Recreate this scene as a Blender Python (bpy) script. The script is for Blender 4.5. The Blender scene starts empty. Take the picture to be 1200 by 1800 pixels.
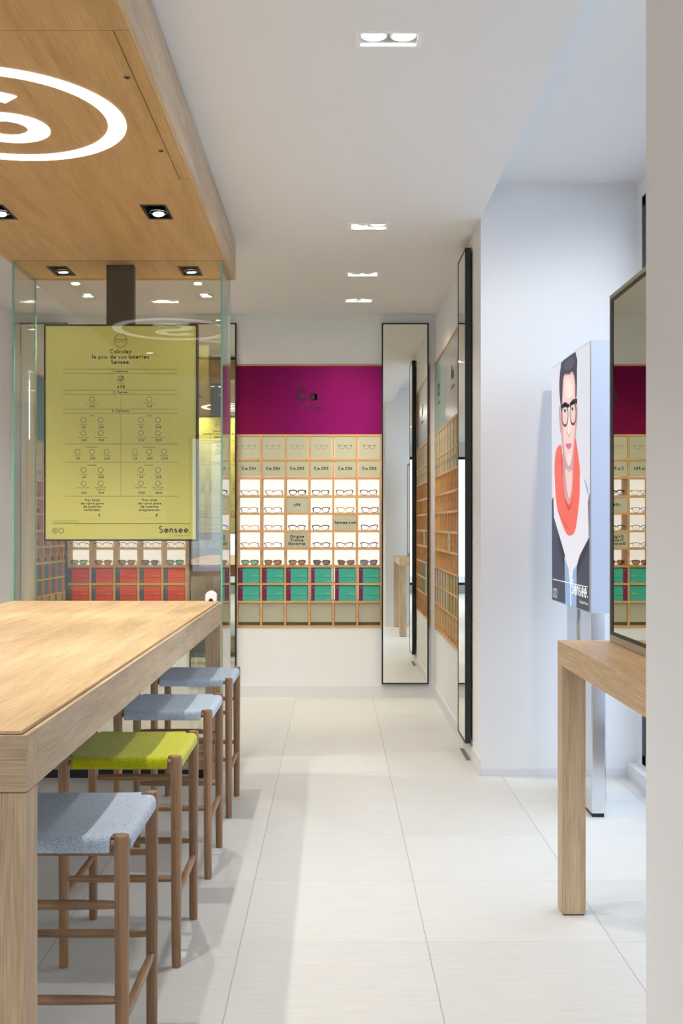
import bpy, math, random
from mathutils import Vector, Matrix
random.seed(7)
PI = math.pi
SC = bpy.context.scene
COL = SC.collection

# ---------------------------------------------------------------- camera
H = 1.345            # eye height
F = 1900.0           # focal length in pixels of the 1200x1800 frame
CX, CY = 588.0, 923.0
cam_d = bpy.data.cameras.new('camera'); cam = bpy.data.objects.new('camera', cam_d); COL.objects.link(cam)
cam.location = (0, 0, H); cam.rotation_euler = (PI/2, 0, 0)
cam_d.sensor_fit = 'AUTO'; cam_d.sensor_width = 36; cam_d.lens = 36*F/1800
cam_d.shift_x = (600-CX)/1800; cam_d.shift_y = (CY-900)/1800
cam_d.clip_start = 0.05; cam_d.clip_end = 200
SC.camera = cam
SC.view_settings.view_transform = 'Standard'; SC.view_settings.look = 'None'
SC.view_settings.gamma = 1; SC.view_settings.use_curve_mapping = False
SC.view_settings.exposure = 0.24

# ---------------------------------------------------------------- world (overcast daylight)
W = bpy.data.worlds.new('world'); SC.world = W; W.use_nodes = True
nt = W.node_tree; nt.nodes.clear()
wo = nt.nodes.new('ShaderNodeOutputWorld'); bg = nt.nodes.new('ShaderNodeBackground')
tc = nt.nodes.new('ShaderNodeTexCoord'); sp = nt.nodes.new('ShaderNodeSeparateXYZ'); rp = nt.nodes.new('ShaderNodeValToRGB')
nt.links.new(tc.outputs['Generated'], sp.inputs[0]); nt.links.new(sp.outputs['Z'], rp.inputs[0])
rp.color_ramp.elements[0].position = 0.0; rp.color_ramp.elements[0].color = (0.56, 0.67, 0.86, 1)
rp.color_ramp.elements[1].position = 0.5; rp.color_ramp.elements[1].color = (0.72, 0.84, 1.0, 1)
nt.links.new(rp.outputs[0], bg.inputs['Color']); nt.links.new(bg.outputs[0], wo.inputs[0])
bg.inputs['Strength'].default_value = 3.0

WARM = (1.0, 0.968, 0.915); WARMER = (1.0, 0.93, 0.80)
CEIL_W, CANOPY_W, ROUND_W, BAY_W = 32, 74, 20, 54        # watts per lamp

# ---------------------------------------------------------------- materials
def srgb(r, g, b):
    f = lambda c: (c/255/12.92) if c/255 <= 0.04045 else ((c/255+0.055)/1.055)**2.4
    return (f(r), f(g), f(b), 1)
def mat(name, col, rough=0.5, metal=0.0, spec=0.5, bump=0, bscale=200, var=0, vscale=30, coat=0):
    m = bpy.data.materials.new(name); m.use_nodes = True
    t = m.node_tree; p = t.nodes['Principled BSDF']
    p.inputs['Base Color'].default_value = col; p.inputs['Roughness'].default_value = rough
    p.inputs['Metallic'].default_value = metal; p.inputs['Specular IOR Level'].default_value = spec
    p.inputs['Coat Weight'].default_value = coat
    if bump or var:
        c = t.nodes.new('ShaderNodeTexCoord')
    if bump:
        n = t.nodes.new('ShaderNodeTexNoise'); n.inputs['Scale'].default_value = bscale; n.inputs['Detail'].default_value = 4
        b = t.nodes.new('ShaderNodeBump'); b.inputs['Strength'].default_value = bump; b.inputs['Distance'].default_value = 0.002
        t.links.new(c.outputs['Object'], n.inputs['Vector']); t.links.new(n.outputs['Fac'], b.inputs['Height']); t.links.new(b.outputs[0], p.inputs['Normal'])
    if var:
        n = t.nodes.new('ShaderNodeTexNoise'); n.inputs['Scale'].default_value = vscale; n.inputs['Detail'].default_value = 5
        r = t.nodes.new('ShaderNodeValToRGB')
        r.color_ramp.elements[0].position = 0.3; r.color_ramp.elements[1].position = 0.7
        r.color_ramp.elements[0].color = tuple(max(0, v*(1-var)) for v in col[:3])+(1,)
        r.color_ramp.elements[1].color = tuple(min(1, v*(1+var)) for v in col[:3])+(1,)
        t.links.new(c.outputs['Object'], n.inputs['Vector']); t.links.new(n.outputs['Fac'], r.inputs[0]); t.links.new(r.outputs[0], p.inputs['Base Color'])
    return m
def emis(name, col, s):
    m = bpy.data.materials.new(name); m.use_nodes = True
    p = m.node_tree.nodes['Principled BSDF']; p.inputs['Base Color'].default_value = (0.8, 0.8, 0.8, 1)
    p.inputs['Emission Color'].default_value = col; p.inputs['Emission Strength'].default_value = s
    p.inputs['Roughness'].default_value = 0.6
    return m
def wood(name, axis, dark, light, rough=0.45, fine=1.0, contrast=1.0):
    m = bpy.data.materials.new(name); m.use_nodes = True
    t = m.node_tree; p = t.nodes['Principled BSDF']; L = t.links
    c = t.nodes.new('ShaderNodeTexCoord')
    def stretched(s_along, s_across):
        mp = t.nodes.new('ShaderNodeMapping'); sc = [s_across]*3; sc['XYZ'.index(axis)] = s_along
        mp.inputs['Scale'].default_value = sc; L.new(c.outputs['Object'], mp.inputs[0]); return mp
    m1 = stretched(0.7, 9*fine); n1 = t.nodes.new('ShaderNodeTexNoise'); n1.inputs['Scale'].default_value = 1.6; n1.inputs['Detail'].default_value = 6; n1.inputs['Distortion'].default_value = 0.5
    m2 = stretched(5, 170*fine); n2 = t.nodes.new('ShaderNodeTexNoise'); n2.inputs['Scale'].default_value = 1.5; n2.inputs['Detail'].default_value = 5
    L.new(m1.outputs[0], n1.inputs['Vector']); L.new(m2.outputs[0], n2.inputs['Vector'])
    mx = t.nodes.new('ShaderNodeMix'); mx.inputs['Factor'].default_value = 0.5
    L.new(n1.outputs['Fac'], mx.inputs['A']); L.new(n2.outputs['Fac'], mx.inputs['B'])
    r = t.nodes.new('ShaderNodeValToRGB'); w = 0.16/contrast
    r.color_ramp.elements[0].position = 0.5-w; r.color_ramp.elements[1].position = 0.5+w
    r.color_ramp.elements[0].color = dark; r.color_ramp.elements[1].color = light
    L.new(mx.outputs[0], r.inputs[0]); L.new(r.outputs[0], p.inputs['Base Color'])
    b = t.nodes.new('ShaderNodeBump'); b.inputs['Strength'].default_value = 0.12; b.inputs['Distance'].default_value = 0.001
    L.new(n2.outputs['Fac'], b.inputs['Height']); L.new(b.outputs[0], p.inputs['Normal'])
    p.inputs['Roughness'].default_value = rough; p.inputs['Specular IOR Level'].default_value = 0.35
    return m
def felt(name, a, b):
    m = bpy.data.materials.new(name); m.use_nodes = True
    t = m.node_tree; p = t.nodes['Principled BSDF']; L = t.links
    c = t.nodes.new('ShaderNodeTexCoord')
    n = t.nodes.new('ShaderNodeTexNoise'); n.inputs['Scale'].default_value = 260; n.inputs['Detail'].default_value = 8; n.inputs['Roughness'].default_value = 0.75
    r = t.nodes.new('ShaderNodeValToRGB'); r.color_ramp.elements[0].position = 0.38; r.color_ramp.elements[1].position = 0.62
    r.color_ramp.elements[0].color = a; r.color_ramp.elements[1].color = b
    bp = t.nodes.new('ShaderNodeBump'); bp.inputs['Strength'].default_value = 0.5; bp.inputs['Distance'].default_value = 0.002
    L.new(c.outputs['Object'], n.inputs['Vector']); L.new(n.outputs['Fac'], r.inputs[0]); L.new(r.outputs[0], p.inputs['Base Color'])
    L.new(n.outputs['Fac'], bp.inputs['Height']); L.new(bp.outputs[0], p.inputs['Normal'])
    p.inputs['Roughness'].default_value = 0.95; p.inputs['Specular IOR Level'].default_value = 0.1
    p.inputs['Sheen Weight'].default_value = 0.3
    return m
def thin_glass(name, tint, refl=1.0, rough=0.0):
    """clear sheet: transparent body + Fresnel reflection on both faces"""
    m = bpy.data.materials.new(name); m.use_nodes = True
    t = m.node_tree; t.nodes.clear(); L = t.links
    o = t.nodes.new('ShaderNodeOutputMaterial'); mx = t.nodes.new('ShaderNodeMixShader')
    tr = t.nodes.new('ShaderNodeBsdfTransparent'); tr.inputs[0].default_value = tint
    gl = t.nodes.new('ShaderNodeBsdfGlossy'); gl.inputs['Roughness'].default_value = rough
    fr = t.nodes.new('ShaderNodeFresnel'); ge = t.nodes.new('ShaderNodeNewGeometry')
    mr = t.nodes.new('ShaderNodeMapRange'); mr.inputs['To Min'].default_value = 1.52; mr.inputs['To Max'].default_value = 1/1.52
    L.new(ge.outputs['Backfacing'], mr.inputs['Value']); L.new(mr.outputs[0], fr.inputs['IOR'])
    mu = t.nodes.new('ShaderNodeMath'); mu.operation = 'MULTIPLY'; mu.inputs[1].default_value = refl; mu.use_clamp = True
    L.new(fr.outputs[0], mu.inputs[0]); L.new(mu.outputs[0], mx.inputs[0])
    L.new(tr.outputs[0], mx.inputs[1]); L.new(gl.outputs[0], mx.inputs[2]); L.new(mx.outputs[0], o.inputs[0])
    return m

def floor_material():
    m = bpy.data.materials.new('stone_tiles'); m.use_nodes = True
    t = m.node_tree; p = t.nodes['Principled BSDF']; L = t.links
    c = t.nodes.new('ShaderNodeTexCoord'); s = t.nodes.new('ShaderNodeSeparateXYZ'); L.new(c.outputs['Object'], s.inputs[0])
    def M(op, a, b=None, c2=None):
        n = t.nodes.new('ShaderNodeMath'); n.operation = op
        for i, v in enumerate((a, b, c2)):
            if v is None: continue
            if hasattr(v, 'is_linked') or hasattr(v, 'links'): L.new(v, n.inputs[i])
            else: n.inputs[i].default_value = v
        return n.outputs[0]
    def cell(sock, off, size):
        q = M('DIVIDE', M('SUBTRACT', sock, off), size)
        fr = M('FRACT', q); fl = M('FLOOR', q)
        d = M('MULTIPLY', M('MINIMUM', fr, M('SUBTRACT', 1.0, fr)), size)
        return d, fl
    wob = t.nodes.new('ShaderNodeTexNoise'); wob.inputs['Scale'].default_value = 25; wob.inputs['Detail'].default_value = 5
    L.new(c.outputs['Object'], wob.inputs['Vector'])
    wv = M('MULTIPLY', M('SUBTRACT', wob.outputs['Fac'], 0.5), 0.006)
    dx, fx = cell(M('ADD', s.outputs['X'], wv), -0.303, 0.6)
    dy, fy = cell(s.outputs['Y'], 3.489, 0.6)
    jx = M('LESS_THAN', dx, 0.0017); jy = M('LESS_THAN', dy, 0.0014)
    cb = t.nodes.new('ShaderNodeCombineXYZ'); L.new(fx, cb.inputs[0]); L.new(fy, cb.inputs[1])
    wn = t.nodes.new('ShaderNodeTexWhiteNoise'); L.new(cb.outputs[0], wn.inputs['Vector'])
    mp = t.nodes.new('ShaderNodeMapping'); mp.inputs['Scale'].default_value = (3, 30, 1); L.new(c.outputs['Object'], mp.inputs[0])
    n1 = t.nodes.new('ShaderNodeTexNoise'); n1.inputs['Scale'].default_value = 2.2; n1.inputs['Detail'].default_value = 6; L.new(mp.outputs[0], n1.inputs['Vector'])
    n2 = t.nodes.new('ShaderNodeTexVoronoi'); n2.inputs['Scale'].default_value = 60; L.new(c.outputs['Object'], n2.inputs['Vector'])
    speck = M('LESS_THAN', n2.outputs['Distance'], 0.10)
    n3 = t.nodes.new('ShaderNodeTexNoise'); n3.inputs['Scale'].default_value = 9; L.new(c.outputs['Object'], n3.inputs['Vector'])
    speck = M('MULTIPLY', speck, M('GREATER_THAN', n3.outputs['Fac'], 0.56))
    v = M('ADD', M('MULTIPLY', M('SUBTRACT', wn.outputs['Value'], 0.5), 0.05), M('MULTIPLY', M('SUBTRACT', n1.outputs['Fac'], 0.5), 0.12))
    v = M("ADD", v, 0.60)
    v = M('MULTIPLY', v, M('SUBTRACT', 1.0, M('MULTIPLY', speck, 0.12)))
    v = M('MULTIPLY', v, M('SUBTRACT', 1.0, M('MULTIPLY', jx, 0.42)))
    v = M('MULTIPLY', v, M('SUBTRACT', 1.0, M('MULTIPLY', jy, 0.22)))
    h = t.nodes.new('ShaderNodeCombineColor')
    L.new(v, h.inputs[0]); L.new(M('MULTIPLY', v, 0.985), h.inputs[1]); L.new(M('MULTIPLY', v, 0.94), h.inputs[2])
    L.new(h.outputs[0], p.inputs['Base Color'])
    p.inputs['Roughness'].default_value = 0.42; p.inputs['Specular IOR Level'].default_value = 0.4
    return m

M_wall = mat('white_paint', srgb(232, 232, 233), 0.75, bump=0.05, bscale=400)
M_ceil = mat('ceiling_paint', srgb(232, 232, 232), 0.85)
M_base = mat('skirting_paint', srgb(222, 222, 224), 0.5)
M_floor = floor_material()
OD, OL = srgb(170, 136, 96), srgb(222, 190, 146)
M_oakY = wood('oak_grain_y', 'Y', OD, OL, 0.38)
M_oakYs = wood('oak_side_cool_light', 'Y', srgb(160, 136, 108), srgb(214, 188, 156))  # side boards greyed: the cool daylight on them is put into the colour
M_oakX = wood('oak_end_cool_light', 'X', srgb(160, 134, 104), srgb(214, 186, 152)); M_oakZ = wood('oak_leg_cool_light', 'Z', srgb(160, 134, 104), srgb(214, 186, 152))  # ends and legs likewise carry the daylight's grey cast in their colour
M_canopy = wood('oak_canopy', 'Y', srgb(172, 134, 86), srgb(204, 166, 114), 0.5)
M_oak_dark = mat('oak_seam', srgb(92, 62, 36), 0.7, var=0.15)
SD, SL = srgb(116, 86, 62), srgb(174, 136, 102)
M_stoolX = wood('stool_wood_x', 'X', SD, SL, 0.4, 1.0); M_stoolY = wood('stool_wood_y', 'Y', SD, SL, 0.4, 1.0); M_stoolZ = wood('stool_wood_z', 'Z', SD, SL, 0.4, 1.0)
M_feltB = felt('blue_grey_felt', srgb(138, 156, 178), srgb(208, 220, 232))
M_feltY = felt('lime_felt', srgb(150, 152, 8), srgb(212, 214, 30))
M_black = mat('black_metal', srgb(26, 26, 28), 0.45, var=0.1)
M_blackpost = mat('black_post_paint', srgb(40, 36, 38), 0.5, var=0.08)
M_mirror = mat('mirror_silver', (0.90, 0.885, 0.80, 1), 0.0, metal=1.0)
M_greymirror = mat('grey_tinted_mirror', (0.60, 0.62, 0.54, 1), 0.0, metal=1.0)
M_champ = mat('champagne_frame', srgb(170, 162, 148), 0.4, metal=0.3)
M_glass = thin_glass('enclosure_glass', (0.985, 0.985, 0.950, 1), 1.3)
M_glassedge = mat('glass_edge_green', srgb(120, 178, 156), 0.15)
M_winglass = thin_glass('window_glass', (0.97, 0.98, 0.98, 1), 0.6)
M_white = mat('white_plastic', srgb(238, 238, 238), 0.4)
M_lampwhite = mat('lamp_housing_white', srgb(240, 240, 240), 0.5)
M_lampface = emis('lamp_face', (1, 0.97, 0.9, 1), 14)
M_lampcool = emis('lamp_face_small', (1, 0.98, 0.94, 1), 5)
M_emblem = emis('emblem_light', (1, 0.99, 0.99, 1), 1.5)
M_chrome = mat('polished_steel', (0.72, 0.76, 0.82, 1), 0.16, metal=1.0)
M_boxblue = mat('lightbox_side', srgb(188, 200, 222), 0.4)
M_print = mat('black_print', srgb(38, 38, 34), 0.7)
M_printw = mat('white_print', srgb(240, 240, 240), 0.6)
M_beige = mat('beige_panel', srgb(186, 184, 158), 0.6, bump=0.05, bscale=500)
M_beige2 = mat('beige_door', srgb(178, 174, 150), 0.55)
M_magenta = mat('magenta_panel', srgb(124, 12, 80), 0.26, metal=0.85)
M_red_h = mat('red_panel', srgb(180, 40, 40), 0.4)
M_teal_h = mat('pale_teal_panel', srgb(165, 208, 204), 0.25, metal=0.5)
M_silver_h = mat('silver_panel', srgb(176, 172, 170), 0.25, metal=0.6)
M_petrol_h = mat('petrol_panel', srgb(20, 128, 140), 0.35, metal=0.2)
M_cell = emis('backlight_panel', (1, 0.995, 0.96, 1), 0.72)
M_shelf = wood('shelf_oak', 'X', srgb(190, 142, 88), srgb(222, 178, 122), 0.45)
M_yellow = mat('yellow_sign', srgb(210, 208, 116), 0.45)
M_dark = mat('dark_interior', srgb(18, 18, 18), 0.8)
M_screw = mat('screw_steel', srgb(150, 140, 120), 0.3, metal=0.9)
M_vent = mat('vent_grille', srgb(150, 146, 134), 0.5, metal=0.3)

# ---------------------------------------------------------------- mesh builder
ROOT = {}     # object name -> world offset
class MB:
    def __init__(s): s.v = []; s.f = []; s.m = []
    def add(s, vs, fs, mi=0):
        b = len(s.v); s.v += [tuple(v) for v in vs]; s.f += [tuple(i+b for i in f) for f in fs]; s.m += [mi]*len(fs); return s
    def box(s, x0, x1, y0, y1, z0, z1, mi=0):
        x0, x1 = min(x0, x1), max(x0, x1); y0, y1 = min(y0, y1), max(y0, y1); z0, z1 = min(z0, z1), max(z0, z1)
        return s.add([(x0,y0,z0),(x1,y0,z0),(x1,y1,z0),(x0,y1,z0),(x0,y0,z1),(x1,y0,z1),(x1,y1,z1),(x0,y1,z1)],
              [(0,3,2,1),(4,5,6,7),(0,1,5,4),(1,2,6,5),(2,3,7,6),(3,0,4,7)], mi)
    def tube(s, pts, rad, seg=12, closed=False, cap=True, mi=0):
        P = [Vector(p) for p in pts]; n = len(P)
        R = rad if isinstance(rad, (list, tuple)) else [rad]*n
        rings = []; up = None
        for i in range(n):
            if closed: d = P[(i+1)%n]-P[i-1]
            else: d = P[min(i+1, n-1)]-P[max(i-1, 0)]
            d.normalize()
            if up is None:
                up = Vector((0,0,1)) if abs(d.z) < 0.9 else Vector((1,0,0))
            a = d.cross(up)
            if a.length < 1e-6: a = d.orthogonal()
            a.normalize(); b = a.cross(d).normalized(); up = b
            rings.append([P[i]+a*math.cos(2*PI*k/seg)*R[i]+b*math.sin(2*PI*k/seg)*R[i] for k in range(seg)])
        vs = [v for r in rings for v in r]; fs = []
        m = n if closed else n-1
        for i in range(m):
            j = (i+1) % n
            for k in range(seg):
                l = (k+1) % seg
                fs.append((i*seg+k, i*seg+l, j*seg+l, j*seg+k))
        if cap and not closed:
            fs.append(tuple(range(seg))[::-1]); fs.append(tuple((n-1)*seg+k for k in range(seg)))
        return s.add(vs, fs, mi)
    def cyl(s, x, y, z0, z1, r, seg=24, r2=None, mi=0):
        return s.tube([(x,y,z0),(x,y,z1)], [r, r if r2 is None else r2], seg, mi=mi)
    def grid_plate(s, xs, ys, zs, axis, lo, hi, holes):
        """slab with rectangular holes; xs=(u0,u1) ys=(v0,v1) in plane, lo..hi thickness along axis"""
        us = sorted(set([xs[0], xs[1]]+[h[i] for h in holes for i in (0, 1)])); vs = sorted(set([ys[0], ys[1]]+[h[i] for h in holes for i in (2, 3)]))
        us = [u for u in us if xs[0] <= u <= xs[1]]; vs = [v for v in vs if ys[0] <= v <= ys[1]]
        nu, nv = len(us)-1, len(vs)-1
        def solid(i, j):
            if i < 0 or j < 0 or i >= nu or j >= nv: return False
            cu, cv = (us[i]+us[i+1])/2, (vs[j]+vs[j+1])/2
            return not any(h[0] < cu < h[1] and h[2] < cv < h[3] for h in holes)
        def P(u, v, w): return {'X': (w,u,v), 'Y': (u,w,v), 'Z': (u,v,w)}[axis]
        for i in range(nu):
            for j in range(nv):
                if not solid(i, j): continue
                a, b, c, d = us[i], us[i+1], vs[j], vs[j+1]
                q = lambda *p: s.add([P(*x) for x in p], [(0,1,2,3)])
                q((a,c,lo),(b,c,lo),(b,d,lo),(a,d,lo)); q((a,d,hi),(b,d,hi),(b,c,hi),(a,c,hi))
                if not solid(i-1, j): q((a,c,lo),(a,d,lo),(a,d,hi),(a,c,hi))
                if not solid(i+1, j): q((b,d,lo),(b,c,lo),(b,c,hi),(b,d,hi))
                if not solid(i, j-1): q((a,c,lo),(a,c,hi),(b,c,hi),(b,c,lo))
                if not solid(i, j+1): q((a,d,lo),(b,d,lo),(b,d,hi),(a,d,hi))
        return s
    def build(s, name, mats, parent=None, local=False, bevel=0, smooth=False, origin=None, fixn=False):
        vs = s.v
        me = bpy.data.meshes.new(name)
        if parent is not None: off = (0,0,0) if local else ROOT[parent.name]
        elif local: off = (0,0,0)
        else:
            if origin is None:
                xs, ys, zs = zip(*vs); origin = ((min(xs)+max(xs))/2, (min(ys)+max(ys))/2, min(zs))
            off = origin
        me.from_pydata([(v[0]-off[0], v[1]-off[1], v[2]-off[2]) for v in vs], [], s.f)
        if not isinstance(mats, (list, tuple)): mats = [mats]
        for m in mats: me.materials.append(m)
        for p, i in zip(me.polygons, s.m): p.material_index = i
        if smooth:
            for p in me.polygons: p.use_smooth = True
        me.validate(); me.update()
        o = bpy.data.objects.new(name, me); COL.objects.link(o)
        if parent is not None: o.parent = parent; ROOT[o.name] = ROOT.get(parent.name, (0,0,0))
        else: o.location = off; ROOT[o.name] = off
        if bevel:
            b = o.modifiers.new('bevel', 'BEVEL'); b.width = bevel; b.segments = 2; b.limit_method = 'ANGLE'
            if not smooth:
                pass
        return o
def autosmooth(o, ang=40):
    me = o.data
    for p in me.polygons: p.use_smooth = True
    try: me.set_sharp_from_angle(angle=math.radians(ang))
    except Exception: pass
    return o
def empty(name, loc, label=None, cat=None, group=None, rz=0):
    o = bpy.data.objects.new(name, None); o.empty_display_size = 0.1; COL.objects.link(o)
    o.location = loc; o.rotation_euler = (0, 0, rz); ROOT[o.name] = tuple(loc)
    return tag(o, label, cat, group)
def tag(o, label=None, cat=None, group=None, kind=None):
    if label: o['label'] = label
    if cat: o['category'] = cat
    if group: o['group'] = group
    if kind: o['kind'] = kind
    return o
def struct(name, mb, m, **k): return tag(mb.build(name, m, **k), kind='structure')
def copy_tree(o, parent=None):
    c = o.copy(); COL.objects.link(c)
    if parent is not None: c.parent = parent
    for ch in list(o.children): copy_tree(ch, c)
    return c
def at(x, y, Y): return ((x-CX)*Y/F, H-(y-CY)*Y/F)      # point of the photo at distance Y -> X, z

# ---------------------------------------------------------------- geometric lettering
def arc(cx, cy, rx, ry, a0, a1, n=14):
    return [(cx+rx*math.cos(math.radians(a0+(a1-a0)*i/n)), cy+ry*math.sin(math.radians(a0+(a1-a0)*i/n))) for i in range(n+1)]
XH, BR = 0.60, 0.27
def circ(cx=BR): return arc(cx, XH/2, BR, XH/2-0.03, 0, 360, 22)
def glyph(ch):
    r = BR; c = XH/2; ry = XH/2-0.03; D = 2*r
    g = {
    'a': ([circ(), [(D, 0), (D, XH)]], D), 'b': ([circ(), [(0, 0), (0, 1.05)]], D), 'c': ([arc(r, c, r, ry, 50, 310)], D*0.85),
    'd': ([circ(), [(D, 0), (D, 1.05)]], D), 'e': ([[(0.02, c), (D, c)]+arc(r, c, r, ry, 0, 315)[1:]], D),
    'f': ([[(0.14, 0), (0.14, 0.85)]+arc(0.28, 0.85, 0.14, 0.15, 180, 90, 5), [(0, XH-0.03), (0.3, XH-0.03)]], 0.28),
    'g': ([circ(), [(D, XH), (D, -0.08)]+arc(r, -0.08, r, 0.24, 0, -150, 8)], D),
    'h': ([[(0, 0), (0, 1.05)], arc(0.21, XH-0.24, 0.21, 0.21, 180, 0, 10)+[(0.42, 0)]], 0.42),
    'i': ([[(0, 0), (0, XH)], [(0, 0.78), (0, 0.92)]], 0.0), 'l': ([[(0, 0), (0, 1.05)]], 0.0),
    'k': ([[(0, 0), (0, 1.05)], [(0.4, XH), (0, 0.28)], [(0.08, 0.34), (0.42, 0)]], 0.42),
    'm': ([[(0, 0), (0, XH)], arc(0.18, XH-0.21, 0.18, 0.18, 180, 0, 8)+[(0.36, 0)], arc(0.54, XH-0.21, 0.18, 0.18, 180, 0, 8)+[(0.72, 0)]], 0.72),
    'n': ([[(0, 0), (0, XH)], arc(0.21, XH-0.24, 0.21, 0.21, 180, 0, 10)+[(0.42, 0)]], 0.42),
    'o': ([circ()], D), 'p': ([circ(), [(0, -0.32), (0, XH)]], D), 'q': ([circ(), [(D, -0.32), (D, XH)]], D),
    'r': ([[(0, 0), (0, XH)], arc(0.17, XH-0.22, 0.17, 0.19, 180, 60, 7)], 0.22),
    's': ([arc(0.17, 0.42, 0.16, 0.14, 50, 250, 9)+arc(0.17, 0.17, 0.17, 0.14, 70, -140, 9)], 0.34),
    't': ([[(0.14, 0), (0.14, 0.88)], [(-0.07, XH-0.05), (0.35, XH-0.05)]], 0.28),
    'u': ([[(0, XH)]+arc(0.21, 0.24, 0.21, 0.21, 180, 360, 10)+[(0.42, XH)]], 0.42),
    'v': ([[(0, XH), (0.22, 0.02), (0.44, XH)]], 0.44), 'x': ([[(0, 0), (0.42, XH)], [(0, XH), (0.42, 0)]], 0.42),
    'y': ([[(0, XH), (0.23, 0.05)], [(0.46, XH), (0.1, -0.32)]], 0.46), 'z': ([[(0, XH-0.03), (0.4, XH-0.03), (0.02, 0.04), (0.42, 0.04)]], 0.42),
    'A': ([[(0, 0), (0.36, 0.98), (0.72, 0)], [(0.13, 0.33), (0.59, 0.33)]], 0.72),
    'C': ([arc(0.45, 0.5, 0.45, 0.47, 48, 312, 20)], 0.76), 'D': ([[(0, 0.03), (0, 0.97), (0.22, 0.97)]+arc(0.22, 0.5, 0.46, 0.47, 90, -90, 14)+[(0, 0.03)]], 0.68),
    'E': ([[(0.42, 0.97), (0, 0.97), (0, 0.03), (0.42, 0.03)], [(0, 0.53), (0.38, 0.53)]], 0.42),
    'F': ([[(0.42, 0.97), (0, 0.97), (0, 0)], [(0, 0.53), (0.38, 0.53)]], 0.42),
    'G': ([arc(0.45, 0.5, 0.45, 0.47, 45, 360, 22)+[(0.48, 0.5)]], 0.88), 'L': ([[(0, 1), (0, 0.03), (0.38, 0.03)]], 0.38),
    'M': ([[(0, 0), (0.12, 1), (0.42, 0.1), (0.72, 1), (0.84, 0)]], 0.84), 'O': ([arc(0.46, 0.5, 0.46, 0.47, 0, 360, 26)], 0.92),
    'P': ([[(0, 0), (0, 0.97), (0.2, 0.97)]+arc(0.2, 0.72, 0.25, 0.25, 90, -90, 10)+[(0, 0.47)]], 0.45),
    'R': ([[(0, 0), (0, 0.97), (0.2, 0.97)]+arc(0.2, 0.72, 0.25, 0.25, 90, -90, 10)+[(0, 0.47)], [(0.2, 0.47), (0.46, 0)]], 0.46),
    'S': ([arc(0.26, 0.74, 0.22, 0.23, 40, 255, 12)+arc(0.26, 0.27, 0.25, 0.24, 72, -145, 12)], 0.5),
    'T': ([[(0.26, 0), (0.26, 0.97)], [(0, 0.97), (0.52, 0.97)]], 0.52), 'V': ([[(0, 1), (0.34, 0.02), (0.68, 1)]], 0.68),
    '0': ([arc(0.27, 0.5, 0.27, 0.47, 0, 360, 22)], 0.54), '1': ([[(0, 0.8), (0.16, 0.97), (0.16, 0)]], 0.16),
    '2': ([arc(0.25, 0.72, 0.24, 0.25, 170, -35, 10)+[(0.0, 0.04), (0.5, 0.04)]], 0.5),
    '3': ([arc(0.22, 0.73, 0.2, 0.24, 150, -80, 9)+arc(0.22, 0.27, 0.24, 0.25, 80, -155, 10)], 0.46),
    '4': ([[(0.38, 0), (0.38, 0.95), (0, 0.26), (0.5, 0.26)]], 0.5), '5': ([[(0.45, 0.96), (0.13, 0.96), (0.07, 0.56)]+arc(0.22, 0.32, 0.26, 0.29, 115, -150, 11)], 0.48),
    '6': ([arc(0.26, 0.3, 0.25, 0.28, 0, 360, 18), [(0.32, 0.99), (0.03, 0.42)]], 0.52),
    '8': ([arc(0.24, 0.75, 0.19, 0.22, 0, 360, 16), arc(0.24, 0.28, 0.24, 0.26, 0, 360, 18)], 0.48),
    '9': ([arc(0.26, 0.7, 0.25, 0.28, 0, 360, 18), [(0.2, 0.01), (0.49, 0.58)]], 0.52),
    '.': ([[(0, -0.01), (0, 0.13)]], 0.0), '-': ([[(0, 0.3), (0.24, 0.3)]], 0.24), ' ': ([], 0.12),
    '\u20ac': ([arc(0.4, 0.5, 0.32, 0.4, 55, 305, 12), [(0, 0.6), (0.5, 0.6)], [(0, 0.42), (0.46, 0.42)]], 0.56),
    }
    if ch in '\u00e9\u00e8':
        s, w = glyph('e'); d = 0.1 if ch == '\u00e9' else -0.1
        return s+[[(BR-d, 0.72), (BR+d, 0.9)]], w
    return g.get(ch, g['o'])
def ribbon(mb, pts, w, T, cap=True):
    """flat stroke of width w; T maps (x,y)->3D"""
    P = [Vector(p) for p in pts]; n = len(P)
    closed = (P[0]-P[-1]).length < 1e-4 and n > 3
    if closed: P = P[:-1]; n -= 1
    elif cap and n > 2: pass
    L, R = [], []
    for i in range(n):
        a = P[i-1] if (i > 0 or closed) else None
        b = P[(i+1) % n] if (i < n-1 or closed) else None
        d1 = (P[i]-a).normalized() if a is not None else None
        d2 = (b-P[i]).normalized() if b is not None else None
        if d1 is None: d1 = d2
        if d2 is None: d2 = d1
        n1 = Vector((-d1.y, d1.x)); n2 = Vector((-d2.y, d2.x)); m = n1+n2
        if m.length < 1e-5: m = n1
        m.normalize(); k = 1/max(0.62, m.dot(n1))
        L.append(T(*(P[i]+m*w/2*k))); R.append(T(*(P[i]-m*w/2*k)))
    vs = L+R; fs = []
    for i in range(n if closed else n-1):
        j = (i+1) % n; fs.append((i, j, n+j, n+i))
    mb.add(vs, fs)
GAP = 0.15
def text_width(s, size, wt):
    w = 0
    for ch in s: w += glyph(ch)[1]+wt+GAP
    return (w-wt-GAP)*size
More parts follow.
